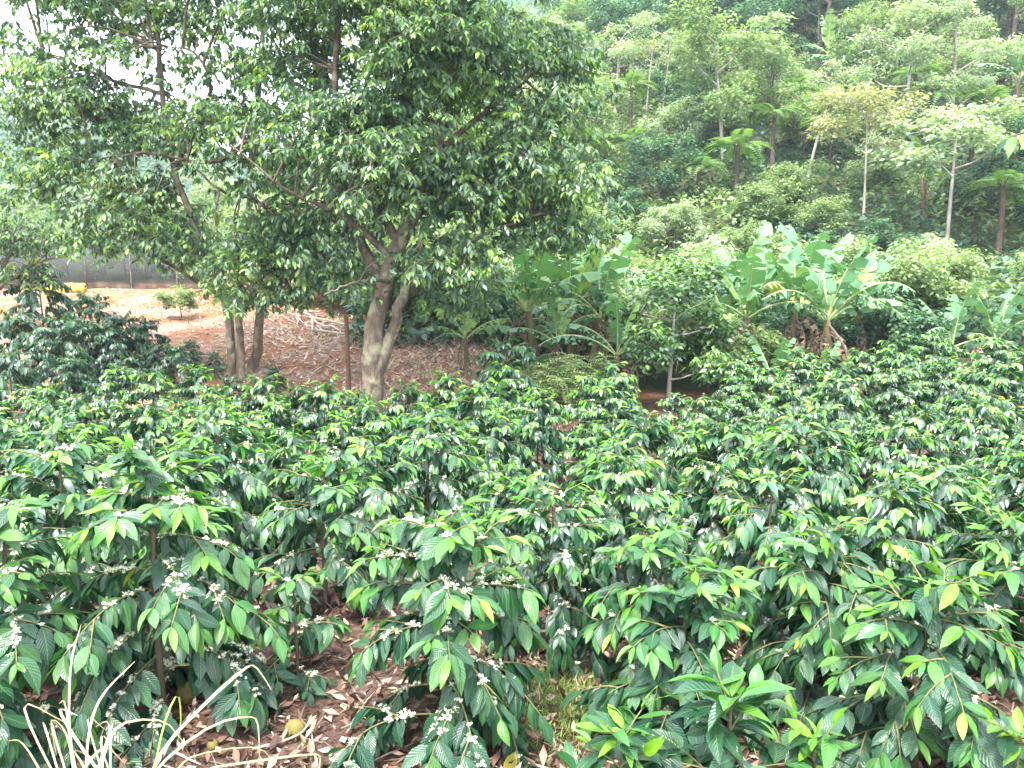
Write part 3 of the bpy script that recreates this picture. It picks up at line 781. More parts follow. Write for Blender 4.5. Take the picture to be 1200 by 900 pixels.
base = stand(432, 492, 0); DB = base[1]
pp = lambda px, py, dd=0: pix(px, py, DB + dd)
shade_tree('shade_tree', 'large spreading shade tree with forked grey trunk rising from the coffee rows', 31, base,
    [([base - [0, 0, .15], pp(436, 450), pp(440, 400), pp(447, 350, .1), pp(462, 300), pp(496, 225), pp(517, 160), pp(530, 60), pp(542, -60)], .235, .08),
     ([pp(442, 440), pp(457, 395, -.03), pp(471, 350, -.08), pp(488, 300, -.1), pp(512, 240), pp(560, 180)], .135, .05)],
    [([pp(452, 345), pp(425, 285, .3), pp(385, 230, .4), pp(390, 120, .5), pp(400, -20, .5)], .11, .05),
     ([pp(455, 300), pp(400, 250, -.5), pp(340, 225, -.9), pp(270, 170, -1.2)], .07, .008),
     ([pp(475, 340), pp(520, 300, -.4), pp(580, 270, -.5), pp(630, 250, -.4)], .06, .02),
     ([pp(515, 175), pp(570, 130, .2), pp(620, 90, .2)], .06, .02),
     ([pp(470, 290), pp(430, 200, .5), pp(440, 90, .9), pp(460, -40, 1)], .09, .04),
     ([pp(460, 330), pp(420, 330, -.8), pp(380, 345, -1.3)], .04, .015)],
    [blob(540, 110, DB, 125, 120, 2.0), blob(610, 205, DB, 78, 85, 1.4), blob(430, 40, DB, 150, 120, 2.3), blob(470, 225, DB - .7, 105, 85, 1.6), blob(570, 285, DB - .3, 85, 45, 1.3),
     blob(385, 190, DB, 95, 105, 1.7), blob(625, 95, DB, 55, 60, 1.0), blob(395, 365, DB - .9, 48, 50, .8), blob(520, 330, DB + .9, 75, 40, 1.0), blob(500, -60, DB, 160, 90, 2.4), blob(645, 260, DB, 45, 40, .8)],
    6000, gap=-.03, clear=[(450, 395, DB + .4, 38, 90), (482, 300, DB + .4, 30, 55)])

base2 = stand(285, 442, 0); D2 = base2[1]
pq = lambda px, py, dd=0: pix(px, py, D2 + dd)
shade_tree('shade_tree', 'shade tree with clustered slim trunks in front of the reddish bank', 47, base2,
    [([pq(275, 448), pq(271, 400), pq(262, 350), pq(235, 280), pq(205, 200), pq(190, 110), pq(180, -40)], .105, .05),
     ([pq(283, 452, -.15), pq(281, 400, -.1), pq(279, 350), pq(290, 270), pq(300, 160), pq(310, -20)], .085, .045),
     ([pq(296, 438, .3), pq(302, 395, .2), pq(310, 340, .2), pq(345, 240, .2), pq(370, 120), pq(360, -40)], .12, .05)],
    [([pq(205, 200), pq(245, 110, -.6), pq(225, 60, -.8), pq(180, 55, -1)], .06, .008),
     ([pq(262, 350), pq(200, 310, -.6), pq(150, 285, -1), pq(100, 265, -1)], .05, .015),
     ([pq(340, 265), pq(300, 235, -.8), pq(255, 220, -1.2), pq(200, 165, -1.4)], .065, .008),
     ([pq(300, 160), pq(250, 190, -1), pq(170, 180, -1.2), pq(90, 190, -1.2)], .05, .008),
     ([pq(190, 110), pq(120, 90, 0), pq(50, 60, .2)], .05, .015),
     ([pq(235, 280), pq(160, 230, .5), pq(70, 200, .6)], .045, .012)],
    [blob(180, 90, D2, 145, 95, 2.2), blob(250, 205, D2 - .7, 140, 100, 2.0), blob(110, 170, D2, 85, 75, 1.5), blob(255, 305, D2 - .9, 100, 42, 1.4), blob(75, 45, D2, 62, 60, 1.3),
     blob(300, 30, D2, 140, 90, 2.2), blob(165, 270, D2 - .5, 75, 34, 1.2), blob(400, 270, D2 - .5, 70, 70, 1.5), blob(285, 345, D2 - 1.1, 60, 22, .7), blob(180, -60, D2, 170, 80, 2.5), blob(45, 215, D2, 38, 30, .7), blob(340, 290, D2 - .8, 60, 60, 1)],
    5400, gap=-.12, clear=[(100, 308, 99, 50, 28)])

base3 = stand(-12, 392, 0, lo=15); D3 = base3[1]
po = lambda px, py, dd=0: pix(px, py, D3 + dd)
shade_tree('leafy_tree', 'low leafy tree at the picture edge above the dark coffee bushes', 53, base3,
    [([po(-12, 395), po(-8, 350), po(5, 310), po(30, 270)], .09, .04)], [([po(-8, 345), po(40, 310, -.3), po(90, 298, -.5)], .04, .012), ([po(0, 330), po(-30, 280), po(-40, 240)], .04, .012)],
    [blob(15, 285, D3, 62, 42, 1.2), blob(65, 288, D3 - .3, 45, 22, .7), blob(-35, 280, D3, 50, 50, 1)], 650, front=90, gap=-.5, clear=[(110, 305, 99, 58, 32)])

# a bough reaching in from a tree that stands outside the frame
bp_ = stand(1420, 700, 0); q0 = pix(1390, 60, bp_[1])
root = empty('roadside_tree', bp_); tag(root, 'bright green leafy bough reaching in at the edge before the hillside', 'tree')
g = Geo(); tube(g, curve([(0, 0, -.1), (.05, 0, 1.5), q0 - bp_], 12), np.linspace(.09, .05, 12), 8, bump=.08); link('trunk', g.mesh('trunk', M['bark']), root)
tipp = pix(1185, 160, bp_[1] - .3) - bp_
g = Geo(); tube(g, curve([q0 - bp_ - [0, 0, .5], pix(1290, 130, bp_[1]) - bp_, tipp], 10), np.linspace(.025, .006, 10), 6); bo = link('bough', g.mesh('bough', M['bark_brown']), root)
c = curve([q0 - bp_ - [0, 0, .5], pix(1290, 130, bp_[1]) - bp_, tipp], 30)
for k in range(30):
    p = c[29 - int(k * .75)]; b_ = nrm(c[29] - c[20]); sg = -1 if k % 2 else 1
    d = np.array([0, sg * .5, 0]) + b_ * rr.uniform(.1, .6) + np.array([0, 0, -rr.uniform(.3, .9)]); X, Y, Z = frames(d[None], np.array([[-.3, -.5, 1.0]]))
    link('leaf', NEAR_LEAF[[2, 3, 4, 5][k % 4], k % 3], bo, mat4(X[0], Y[0], Z[0], p, rr.uniform(.15, .2)))

# ------------------------------------------------------------------ banana plants
def banana_leaf(seed, L=1.9, W=.52, bend=.9, torn=.3, droop=.35, age=.3, mat='banana', tip_age=0.0):
    r = np.random.default_rng(seed); n = 30
    v = np.linspace(0, 1, n + 1); th = -bend * v ** 1.4
    pts = np.zeros((n + 1, 3)); 
    for i in range(n): pts[i + 1] = pts[i] + L / n * np.array([0, math.cos(th[i]), math.sin(th[i])])
    g = Geo(); tube(g, pts, np.linspace(.028, .005, n + 1), 5, mi=1)
    s0 = 4; vb = (np.arange(s0, n + 1) - s0) / (n - s0); w = W * .5 * np.clip(np.sin(np.pi * np.clip(vb * .9 + .08, 0, 1)) ** .55, .05, 1); w[-1] = .03
    for sg in (-1, 1):
        ang = droop + r.normal(0, .06); i = s0
        while i < n:
            ln = int(r.integers(1, 4)) if r.random() < torn * 1.2 else int(r.integers(4, 8)); j = min(n, i + ln)
            a = ang + r.normal(0, .26) * torn + (.45 * torn if r.random() < .3 else 0)
            rows = []
            for k in range(i, j + 1):
                up = np.array([0, -math.sin(th[min(k, n - 1)]), math.cos(th[min(k, n - 1)])]); al = np.array([0, math.cos(th[min(k, n - 1)]), math.sin(th[min(k, n - 1)])])
                shr = .0 if not torn else (.016 if k == i else (-.016 if k == j else 0)) * (1 + torn)
                ww = w[k - s0] * (1 - .4 * torn * r.random() * (ln < 4))
                for q in (0, .5, 1):
                    aa = a * (1 + .6 * q); rows.append(pts[k] + sg * np.array([1, 0, 0]) * ww * q * math.cos(aa) - up * ww * q * math.sin(aa) + al * (.22 * ww * q + shr * q * 3) + [0, 0, .012])
            m = j - i; base = np.array(rows)
            f = [(3 * k + q, 3 * k + q + 1, 3 * k + 3 + q + 1, 3 * k + 3 + q) for k in range(m) for q in (0, 1)]
            if sg > 0: f = [(x[0], x[3], x[2], x[1]) for x in f]
            uv = [(.5 + .5 * sg * q, (k - s0) / (n - s0)) for k in range(i, j + 1) for q in (0, .5, 1)]
            aq = np.array([age + tip_age * (q == 1) + r.normal(0, .03) for k in range(i, j + 1) for q in (0, .5, 1)])
            g.add(base, f, uv, np.clip(aq, 0, 1), r.random())
            i = j
    return g.mesh('banana_leaf', [M[mat], M['bark_brown' if mat == 'banana_dry' else 'banana_rib']])

M['banana_rib'] = rough_material('banana_midrib', [(.3, (.26, .34, .12)), (.7, (.42, .48, .22))], scale=6, bump=.1)
BL = {  # banana leaf meshes
    'up': [banana_leaf(1, 1.9, .6, .45, .3, .22, .55), banana_leaf(2, 2.0, .64, .6, .5, .25, .4), banana_leaf(3, 1.7, .5, .35, .05, .2, .78)],
    'out': [banana_leaf(4, 2.0, .55, 1.2, .8, .45, .4, tip_age=.12), banana_leaf(5, 2.1, .52, 1.4, 1.0, .5, .3, tip_age=.12), banana_leaf(6, 1.9, .55, 1.1, .6, .4, .5, tip_age=.12), banana_leaf(7, 1.9, .5, 1.5, .9, .55, .2)],
    'yellow': [banana_leaf(8, 1.8, .5, 1.3, .6, .5, .9, tip_age=.1), banana_leaf(18, 1.8, .5, 1.0, .8, .4, .7, tip_age=.3)],
    'dry': [banana_leaf(9, 1.5, .5, 2.3, 1.0, .9, .5, 'banana_dry'), banana_leaf(10, 1.3, .46, 2.6, 1.0, 1.0, .7, 'banana_dry'), banana_leaf(12, 1.4, .46, 2.0, 1.0, 1.1, .3, 'banana_dry')],
}
SHEATH = []
def banana(label, loc, H=1.5, S=1.0, seed=0, n_up=3, n_out=5, yellow=0, dry=3, face=None, cat='banana plant', group='banana plants between the plot and the hillside', r_stem=.11):
    r = random.Random(seed); root = empty('banana_plant', loc, 0); tag(root, label, cat, group)
    lean = np.array([r.gauss(0, .08), r.gauss(0, .05), 0])
    g = Geo(); c = curve([(0, 0, -.1), lean * H * .5 + [0, 0, H * .5], lean * H + [0, 0, H]], 9); tube(g, c, np.linspace(r_stem * 1.2, r_stem * .6, 9) * S, 9, bump=.06, seed=seed)
    link('stem', g.mesh('banana_stem', M['banana_stem']), root)
    top = Vector(c[-1]); a = r.uniform(0, 6.28)
    def leaf(kind, el, name='leaf', dz=0.0, s=1.0):
        nonlocal a
        a += 2.4 + r.gauss(0, .3)
        Mx = Matrix.Translation(top + Vector((0, 0, dz))) @ Matrix.Rotation(a, 4, 'Z') @ Matrix.Rotation(el, 4, 'X') @ Matrix.Rotation(r.gauss(0, .2), 4, 'Y') @ Matrix.Scale(S * s * r.uniform(.85, 1.1), 4)
        link(name, r.choice(BL[kind]), root, Mx)
    for k in range(n_up): leaf('up', math.radians(r.uniform(58, 85)), s=.95)
    for k in range(n_out): leaf('out', math.radians(r.uniform(28, 60)), dz=-.05)
    for k in range(yellow): leaf('yellow', math.radians(r.uniform(30, 55)), dz=-.08)
    for k in range(dry): leaf('dry', math.radians(r.uniform(-65, 20)), 'dry_leaf', dz=-.08 - .04 * k, s=.9)
    return root

def on(px, py, D):
    p = pix(px, py, D); p[2] = float(ground_z(p[0], p[1])); return p
# (px of stem, distance, pixel row of the stem's top) -> label
for k, (px, D, py, S, nu, no, ye, dr, lab) in enumerate([
    (632, 19.0, 365, 1.15, 4, 5, 0, 2, 'banana plant with broad dark leaves, nearest the forked tree in its clump'),
    (672, 19.4, 362, 1.2, 6, 4, 1, 2, 'banana plant with tall lime upright leaves in the clump beside the shrubby tree'),
    (700, 20.2, 355, 1.1, 4, 6, 0, 4, 'banana plant with tattered pale leaves at the back of the clump beside the shrubby tree'),
    (716, 17.2, 415, .85, 2, 5, 0, 5, 'banana plant with hanging dead leaves and bare dark trunk beside the shrubby tree'),
    (548, 18.2, 395, .62, 3, 4, 1, 1, 'small banana plant with yellow stem at the end of the dry grass bank'),
    (878, 18.4, 372, 1.2, 5, 4, 0, 4, 'banana plant with brown hanging leaves at the shrubby tree end of the ragged clump'),
    (925, 18.8, 365, 1.2, 5, 4, 1, 4, 'banana plant with upright leaves in the middle of the ragged clump'),
    (975, 17.8, 375, 1.2, 4, 7, 1, 5, 'wide banana plant with long arching leaves and yellowed blade, tallest of the ragged clump'),
    (905, 16.9, 440, .62, 3, 3, 0, 0, 'short young banana plant with pale leaves in front of the ragged clump'),
    (962, 17.0, 440, .5, 2, 3, 0, 1, 'small banana sucker under the wide arching banana plant'),
    (1118, 18.3, 405, .78, 4, 3, 0, 1, 'banana plant with upright leaves standing apart above the far coffee rows'),
    (1168, 18.6, 400, .78, 3, 4, 1, 2, 'banana plant with tattered leaf tips near the picture edge above the far rows'),
    (850, 19.2, 385, .95, 2, 6, 0, 4, 'banana plant half buried in shrubs at the near end of the ragged clump'),
    (1012, 19.4, 372, 1.0, 3, 6, 1, 4, 'banana plant with torn arching leaves at the far end of the ragged clump'),
    (650, 18.0, 400, .7, 3, 5, 0, 2, 'low banana plant with dark cupped leaves in front of the centre clump'),
    (690, 18.6, 372, .95, 2, 6, 0, 4, 'banana plant with shredded leaves pushing into the shrubby tree'),
    (600, 20.0, 385, .8, 2, 4, 0, 3, 'shaded banana plant behind the dry grass bank, half hidden by tree leaves'),
]):
    loc = on(px, py, D); topz = pix(px, py, D)[2]
    banana(lab, loc, H=max(.35, topz - loc[2]), S=S, seed=40 + k, n_up=nu, n_out=no, yellow=ye, dry=dr)
loc = on(580, 500, 12.4); banana('baby banana plant with few pale green leaves among the coffee rows by the forked trunk', loc, H=.75, S=.38, seed=91, n_up=2, n_out=4, dry=0, r_stem=.09)

# ------------------------------------------------------------------ trees and ferns of the hillside
def hill_tree(seed, H, R, mat, leafL, n, trunk_r=.1, bark='bark_pale', flat=.6, low=.2, droop=.4, width=.5, gap=-.3, name='forest_tree', m=8, limbs=7, bl=.42):
    r = np.random.default_rng(seed); root = empty(name, (0, 0, 0))
    g = Geo(); lean = r.normal(0, .06, 2) * H
    tr = curve([(0, 0, -.4), (lean[0] * .4, lean[1] * .4, H * .4), (lean[0], lean[1], H * .85)], 9); tube(g, tr, np.linspace(trunk_r, trunk_r * .35, 9), 7, bump=.08, seed=seed)
    blobs = []
    for k in range(limbs):
        f = low + (.88 - low) * (k + .5) / limbs; s0 = np.array([lean[0] * f, lean[1] * f, H * f]); a = k * 2.4 + r.normal(0, .3)
        rad = R * r.uniform(.45, .85) * (1.15 - .5 * abs(f - .6)); e = s0 + np.array([math.cos(a) * rad, math.sin(a) * rad, R * r.uniform(.15, .45)])
        mid = (s0 + e) / 2 + np.array([0, 0, -.04 * rad]) + r.normal(0, .05 * R, 3); tube(g, curve([s0, mid, e], 6), np.linspace(trunk_r * .5, trunk_r * .12, 6), 5)
        for q in range(2):
            e2 = e + r.normal(0, .3 * R, 3) * [1, 1, .6]; tube(g, [e * .6 + s0 * .4, (e + e2) / 2, e2], [trunk_r * .22, trunk_r * .15, trunk_r * .07], 4)
        blobs.append((e, np.array([R * bl, R * bl, R * bl * flat]) * r.uniform(.8, 1.2)))
    blobs.append((np.array([lean[0], lean[1], H * .9]), np.array([R * .5, R * .5, R * .5 * flat])))
    link('trunk', g.mesh('trunk', M[bark]), root)
    P, C, d = in_blobs(r, blobs, int(n * 1.5), .35); keep = clump_noise(P, 3.2 / R * 2) + r.normal(0, .25, len(P)) > gap; P = P[keep][:n]; C = C[keep][:n]; d = d[keep][:n]; n = len(P)
    T = leaf_template(1, 2, width, curl=.15, fold=.1) if leafL < .3 else leaf_template(2, 2, width, curl=.2, fold=.1)
    o = nrm(P - np.array([lean[0], lean[1], H * .6])); o[:, 2] *= .3
    pn = []; dn = []; nn = []; ln = []; ag = []
    for k in range(m):
        a = k * 6.283 / m + r.random(n)
        dd = np.stack([np.cos(a), np.sin(a), -droop * r.uniform(.3, 1.5, n)], -1) + .4 * o
        pn.append(P + dd * leafL * .35 * r.random((n, 1)) + r.normal(0, leafL * .4, P.shape)); dn.append(dd); nn.append(np.array([0, 0, 1.0]) + r.normal(0, .35, (n, 3))); ln.append(leafL * r.uniform(.7, 1.2, n)); ag.append(np.clip(.35 + .3 * d[:, 2] * r.random(n) + r.normal(0, .18, n), 0, 1))
    g = Geo(); cat = np.concatenate
    scatter(g, T, cat(pn), cat(dn), cat(nn), cat(ln), cat(ag), r.random(n * m)); link('crown', g.mesh('crown', M[mat]), root, kind='stuff')
    return root

FROND = []
for k in range(3):
    r = np.random.default_rng(70 + k); n = 16; v = np.linspace(0, 1, n + 1); th = .5 - (1.3 + .25 * k) * v; pts = np.zeros((n + 1, 3))
    for i in range(n): pts[i + 1] = pts[i] + 1.9 / n * np.array([0, math.cos(th[i]), math.sin(th[i])])
    g = Geo(); tube(g, pts, np.linspace(.02, .004, n + 1), 4, mi=1); P, D, N, L = [], [], [], []
    for i in range(2, n + 1):
        for sg in (-1, 1):
            P.append(pts[i]); D.append((sg, .35, -.18)); N.append((0, math.sin(th[i - 1]) * -1, 1)); L.append(.5 * math.sin(math.pi * min(1, .12 + .86 * i / n)) + .06)
    scatter(g, leaf_template(2, 2, .26, curl=.1), np.array(P), np.array(D, float), np.array(N, float), np.array(L), np.full(len(P), .3 + .15 * k) + r.normal(0, .06, len(P)), r.random(len(P)))
    FROND.append(g.mesh('fern_frond', [M['fern'], M['bark_dark']]))
g = Geo(); g2 = None
def tree_fern(seed, H, S=1.0, n=13):
    r = random.Random(seed); root = empty('tree_fern', (0, 0, 0))
    g = Geo(); tube(g, [(0, 0, -.4), (0.03, 0, H * .5), (0, 0, H)], [.13 * S, .1 * S, .12 * S], 8, bump=.12, seed=seed); link('trunk', g.mesh('fern_trunk', M['bark_dark']), root)
    for k in range(n):
        a = k * 2.4 + r.gauss(0, .2); Mx = Matrix.Translation((0, 0, H)) @ Matrix.Rotation(a, 4, 'Z') @ Matrix.Rotation(math.radians(r.uniform(-15, 30)), 4, 'X') @ Matrix.Scale(S * r.uniform(.85, 1.1), 4)
        link('frond', FROND[r.randrange(3)], root, Mx)
    return root

HT = {
    'dark': [hill_tree(1, 5.5, 2.6, 'hill_dark', .24, 800, .13, 'bark_brown', .75, .3), hill_tree(2, 4.5, 2.4, 'hill_dark', .26, 700, .12, 'bark_brown', .8, .25), hill_tree(3, 6.5, 2.8, 'hill_dark', .22, 850, .14, 'bark_brown', .7, .35)],
    'mid': [hill_tree(4, 4.5, 2.3, 'hill_mid', .2, 800, .09, 'bark_brown', .9, .12), hill_tree(5, 3.6, 2.2, 'hill_mid', .2, 750, .08, 'bark_brown', .9, .1), hill_tree(6, 5.5, 2.3, 'hill_mid', .22, 800, .1, 'bark_pale', .85, .2)],
    'pale': [hill_tree(7, 6.2, 2.3, 'hill_pale', .22, 620, .10, 'bark_pale', .65, .25, gap=-.1), hill_tree(8, 7.0, 2.5, 'hill_pale', .2, 640, .11, 'bark_pale', .6, .3, gap=-.05), hill_tree(9, 5.2, 2.4, 'hill_pale', .22, 640, .09, 'bark_pale', .65, .22, gap=-.1)],
    'umbrella': [hill_tree(10, 6.0, 2.6, 'hill_pale', .30, 300, .10, 'bark_pale', .28, .5, m=8, width=.55, gap=-.3, limbs=8), hill_tree(11, 5.2, 2.5, 'hill_pale', .29, 300, .10, 'bark_pale', .25, .5, m=8, width=.55, gap=-.3, limbs=8)],
    'pink': [hill_tree(12, 5.2, 2.2, 'hill_pink', .24, 480, .07, 'bark_pale', .6, .4, gap=-.1)],
    'bare': [hill_tree(13, 6.0, 1.2, 'hill_pale', .16, 90, .085, 'bark_pale', .6, .72, gap=-.2, limbs=5), hill_tree(14, 6.8, 1.3, 'hill_pink', .16, 110, .08, 'bark_pale', .6, .65, gap=-.2, limbs=6)],
    'bush': [hill_tree(15, 2.0, 1.6, 'hill_mid', .17, 700, .05, 'bark_brown', .75, .15), hill_tree(16, 1.7, 1.5, 'hill_dark', .18, 600, .05, 'bark_brown', .8, .15), hill_tree(17, 1.9, 1.6, 'hill_pale', .17, 600, .05, 'bark_brown', .75, .15)],
    'shrubby': [hill_tree(20, 3.0, 1.35, 'tree', .17, 520, .06, 'bark_pale', .9, .15)],
    'fern': [tree_fern(1, 2.2, 1.0), tree_fern(2, 3.0, 1.05), tree_fern(3, 1.6, .95)],
}
KIND = {'shrubby': ('shrubby_tree', 'shrubby tree', 'tree'), 'dark': ('forest_tree', 'dense dark tree', 'tree'), 'mid': ('forest_tree', 'bushy mid green tree', 'tree'), 'pale': ('forest_tree', 'airy pale leaved tree', 'tree'),
        'umbrella': ('umbrella_tree', 'flat crowned pale tree', 'tree'), 'pink': ('forest_tree', 'pinkish leaved slender tree', 'tree'), 'bare': ('bare_tree', 'nearly bare white tree', 'tree'),
        'bush': ('forest_shrub', 'rounded wild shrub', 'shrub'), 'fern': ('tree_fern', 'spreading tree fern', 'tree fern')}
for k, v in HT.items():
    for o in v: o.name = KIND[k][0]
HUSED = set(); HILLPOS = []
def put_hill(kind, p, sc, label=None, group=None, v=None):
    src = HT[kind][v % len(HT[kind]) if v is not None else rr.randrange(len(HT[kind]))]
    rz = rr.uniform(0, 6.28); s = sc if hasattr(sc, '__len__') else (sc, sc, sc * rr.uniform(.9, 1.15))
    if src.name not in HUSED:
        HUSED.add(src.name); o = src; o.location = p; o.rotation_euler = (0, 0, rz); o.scale = s
    else: o = copy_tree(src, p, rz, s)
    tag(o, label, KIND[kind][2], group); HILLPOS.append((p[0], p[1])); return o

KEEPCLEAR = []
# trees one can single out: kind, photo pixel of the foot, size, label
for kind, px, py, sc, v, lab in [
    ('bare', 942, 222, 1.0, 0, 'forked white tree almost without leaves, upright in the middle of the hillside'),
    ('pink', 1012, 262, 1.0, 0, 'slender tree with pinkish pale leaves beside the forked white tree'),
    ('umbrella', 1108, 300, 1.05, 0, 'umbrella tree with forked white trunk above the bananas standing apart'),
    ('pale', 1060, 165, 1.15, 0, 'tall airy tree with straight pale trunk above the umbrella tree'),
    ('pale', 1116, 150, 1.1, 1, 'tall airy tree with leaning pale trunk beside the straight one'),
    ('bare', 756, 146, .8, 1, 'thin white trunk beside the tree ferns near the spreading shade tree'),
    ('pale', 720, 140, 1.05, 2, 'feathery pale tree with white trunk just beyond the shade tree crown'),
    ('bare', 775, 148, .85, 0, 'forked thin white trunk above the dark bush on the hillside'),
    ('fern', 738, 165, 1.0, 1, 'upper tree fern of the pair beside the thin white trunks'),
    ('fern', 738, 215, .85, 0, 'lower tree fern of the pair beside the thin white trunks'),
    ('fern', 818, 240, .95, 2, 'tree fern with flat crown below the feathery shrubs on the slope'),
    ('fern', 862, 228, 1.0, 0, 'tree fern with brown lower fronds, middle of three on the slope'),
    ('fern', 905, 195, .95, 1, 'yellow-green tree fern beside the forked white tree'),
    ('fern', 1088, 165, 1.0, 0, 'tree fern below the tall airy tree with straight pale trunk'),
    ('fern', 1150, 158, 1.0, 2, 'tree fern below the leaning pale trunk near the picture edge'),
    ('fern', 1168, 310, .95, 1, 'large tree fern with dark trunk at the picture edge above the bananas'),
    ('fern', 1005, 150, .8, 2, 'small tree fern between the forked white tree and the tall airy trees'),
    ('dark', 772, 245, .7, 1, 'dark rounded tree standing out below the tree fern pair'),
    ('dark', 955, 75, 1.3, 2, 'big dark tree with wide crown at the top of the hillside'),
    ('dark', 1185, 60, 1.4, 0, 'dark overhanging tree in the top corner of the hillside'),
    ('dark', 830, 60, 1.1, 1, 'dark tree near the top edge above the feathery pale tree'),
    ('mid', 1020, 110, 1.0, 0, 'round bright green tree beside the hillside bananas'),
]:
    p = stand(px, py, 0, lo=18); t_ = project(p + [0, 0, {'fern': 2.4, 'bare': 4.5}.get(kind, 3.8) * sc]); KEEPCLEAR.append((t_[0], t_[1], p[1])); KEEPCLEAR.append((px, (py + t_[1]) / 2, p[1])); put_hill(kind, p, sc, lab, 'singled out trees on the hillside', v)
for k, (px, py, S, lab) in enumerate([(968, 95, 1.1, 'dark banana plant below the big dark tree on the hillside'), (985, 112, 1.0, 'banana plant with broken leaves above the round bright tree'), (1120, 48, 1.1, 'banana plant near the top edge beside the overhanging dark tree'),
                                      (1186, 130, 1.0, 'banana plant on the slope by the picture edge'), (1082, 258, .8, 'banana plant in shadow behind the umbrella tree trunk'), (1000, 80, 1.0, 'topmost banana plant beside the big dark tree')]):
    p = stand(px, py, 0, lo=20); banana(lab, p, H=1.8, S=S * 1.5, seed=140 + k, n_up=3, n_out=6, dry=1, group='banana plants up on the hillside'); HILLPOS.append((p[0], p[1])); t_ = project(p + [0, 0, 2.2]); KEEPCLEAR.append((t_[0], t_[1], p[1]))
for px, py, sc, v, lab in [(690, 248, .75, 1, 'bright green tree just beyond the edge of the shade tree crown'), (652, 225, .8, 0, 'bright bushy tree behind the banana clump, touching the shade tree crown')]:
    put_hill('mid', stand(px, py, 4.0 * sc, lo=24), sc, lab, 'singled out trees on the hillside', v)
# the rest of the wood
rr.seed(12); tries = 0; placed = 0
while tries < 5000 and placed < 295:
    tries += 1
    y = 22 + 72 * rr.random() ** 1.05; az = rr.uniform(-.16, .74); x = az * y
    sp = 1.7 + .018 * y
    if az < -.03 and (y > 62 or rr.random() < .5): continue
    if any((x - a) ** 2 + (y - b) ** 2 < sp * sp for a, b in HILLPOS): continue
    cx, cy_ = project((x, y, float(ground_z(x, y)) + 3.0)); cr = 3.0 * F / y
    if any(dl > y + .5 and (cx - a) ** 2 + .6 * (cy_ - b) ** 2 < cr * cr for a, b, dl in KEEPCLEAR):
        if y > 80: continue
        cx, cy_ = project((x, y, float(ground_z(x, y)) + .8)); cr = 1.8 * F / y
        if any(dl > y + .5 and (cx - a) ** 2 + .6 * (cy_ - b) ** 2 < cr * cr for a, b, dl in KEEPCLEAR): continue
        kind = rr.choice(['bush', 'bush', 'bush', 'bush', 'fern']) if y > 40 else 'bush'
    elif y < 27: kind = rr.choice(['bush', 'bush', 'mid'])
    else:
        dk = sstep(45, 72, y); u = rr.random()
        kind = 'dark' if u < .14 + .3 * dk else 'mid' if u < .36 + .2 * dk else 'pale' if u < .62 + .1 * dk else 'bush' if u < .76 else 'umbrella' if u < .84 else 'pink' if u < .88 else 'bare' if u < .93 else 'fern'
    sc = rr.uniform(.75, 1.1) * (1 if y < 40 else 1.12) * (.72 if kind == 'bare' else 1) * (.6 if y < 31 and kind != 'bush' else 1)
    where = 'low on the slope behind the bananas' if y < 36 else 'halfway up the wooded slope' if y < 60 else 'high on the wooded slope'
    q = (x, y, float(ground_z(x, y))); put_hill(kind, q, sc, placed_label(KIND[kind][1], q, 1.2 if kind == 'bush' else 3.0), f'{KIND[kind][0].replace("_", " ")}s {where}'); placed += 1
# trees beyond the net fence
for k in range(20):
    y = rr.uniform(37, 52); az = -.72 + .62 * (k + rr.random() * .6) / 26; x = az * y
    put_hill(rr.choice(['pale', 'mid', 'mid']), (x, y, float(ground_z(x, y))), rr.uniform(.6, .85), f'{ORD[k + 1] if k < 20 else "far"} tree from the left growing beyond the net fence' if k < 20 else 'tree hidden by the big shade tree beyond the fence', 'trees beyond the net fence')

# the shrubby tree and the bushes round the bananas
for kind, px, D, sc, v, lab in [('shrubby', 785, 17.0, (1.0, 1.0, 1.0), 0, 'shrubby tree with forked pale trunk between the two banana clumps'), ('bush', 830, 18.4, .75, 0, 'green shrub between the shrubby tree and the ragged bananas'),
                                ('bush', 1040, 19.4, .8, 1, 'dark shrub beneath the long arching banana leaves'), ('bush', 755, 19.5, .9, 0, 'green shrub behind the shrubby tree'), ('bush', 560, 21.0, .9, 1, 'dark shrub at the end of the dry grass bank'),
                                ('bush', 1090, 21.0, .9, 0, 'yellow-green shrub behind the bananas standing apart'), ('bush', 500, 22.5, .8, 1, 'dark shrub on top of the dry grass bank'), ('bush', 520, 24.5, 1.1, 0, 'green shrub behind the dry grass bank'),
                                ('bush', 1010, 20.5, .8, 0, 'green shrub behind the wide arching banana plant'), ('bush', 930, 20.8, .9, 1, 'dark shrub behind the ragged banana clump'), ('bush', 655, 21.5, .9, 1, 'dark shrub behind the bananas nearest the shade tree'),
                                ('bush', 250, 28.5, .8, 0, 'green shrub at the end of the net fence'), ('bush', 300, 27.0, .9, 1, 'dark shrub on the bank top behind the twin trunks'), ('bush', 345, 26.0, .9, 2, 'pale shrub on the bank top behind the cut branches'),
                                ('bush', 392, 25.0, .85, 0, 'green shrub on the bank top behind the wooden post'), ('bush', 440, 24.0, .9, 1, 'dark shrub on the bank top behind the forked trunk'), ('bush', 325, 30.0, 1.4, 0, 'tall green shrub beyond the bank top, nearer the twin trunks'),
                                ('bush', 410, 29.0, 1.4, 2, 'tall pale shrub beyond the bank top, nearer the forked trunk'), ('bush', 215, 23.5, .35, 0, 'small green shrub on the orange soil beside the twin trunks')]:
    put_hill(kind, on(px, 400, D), sc, lab, 'shrubs round the banana plants', v)

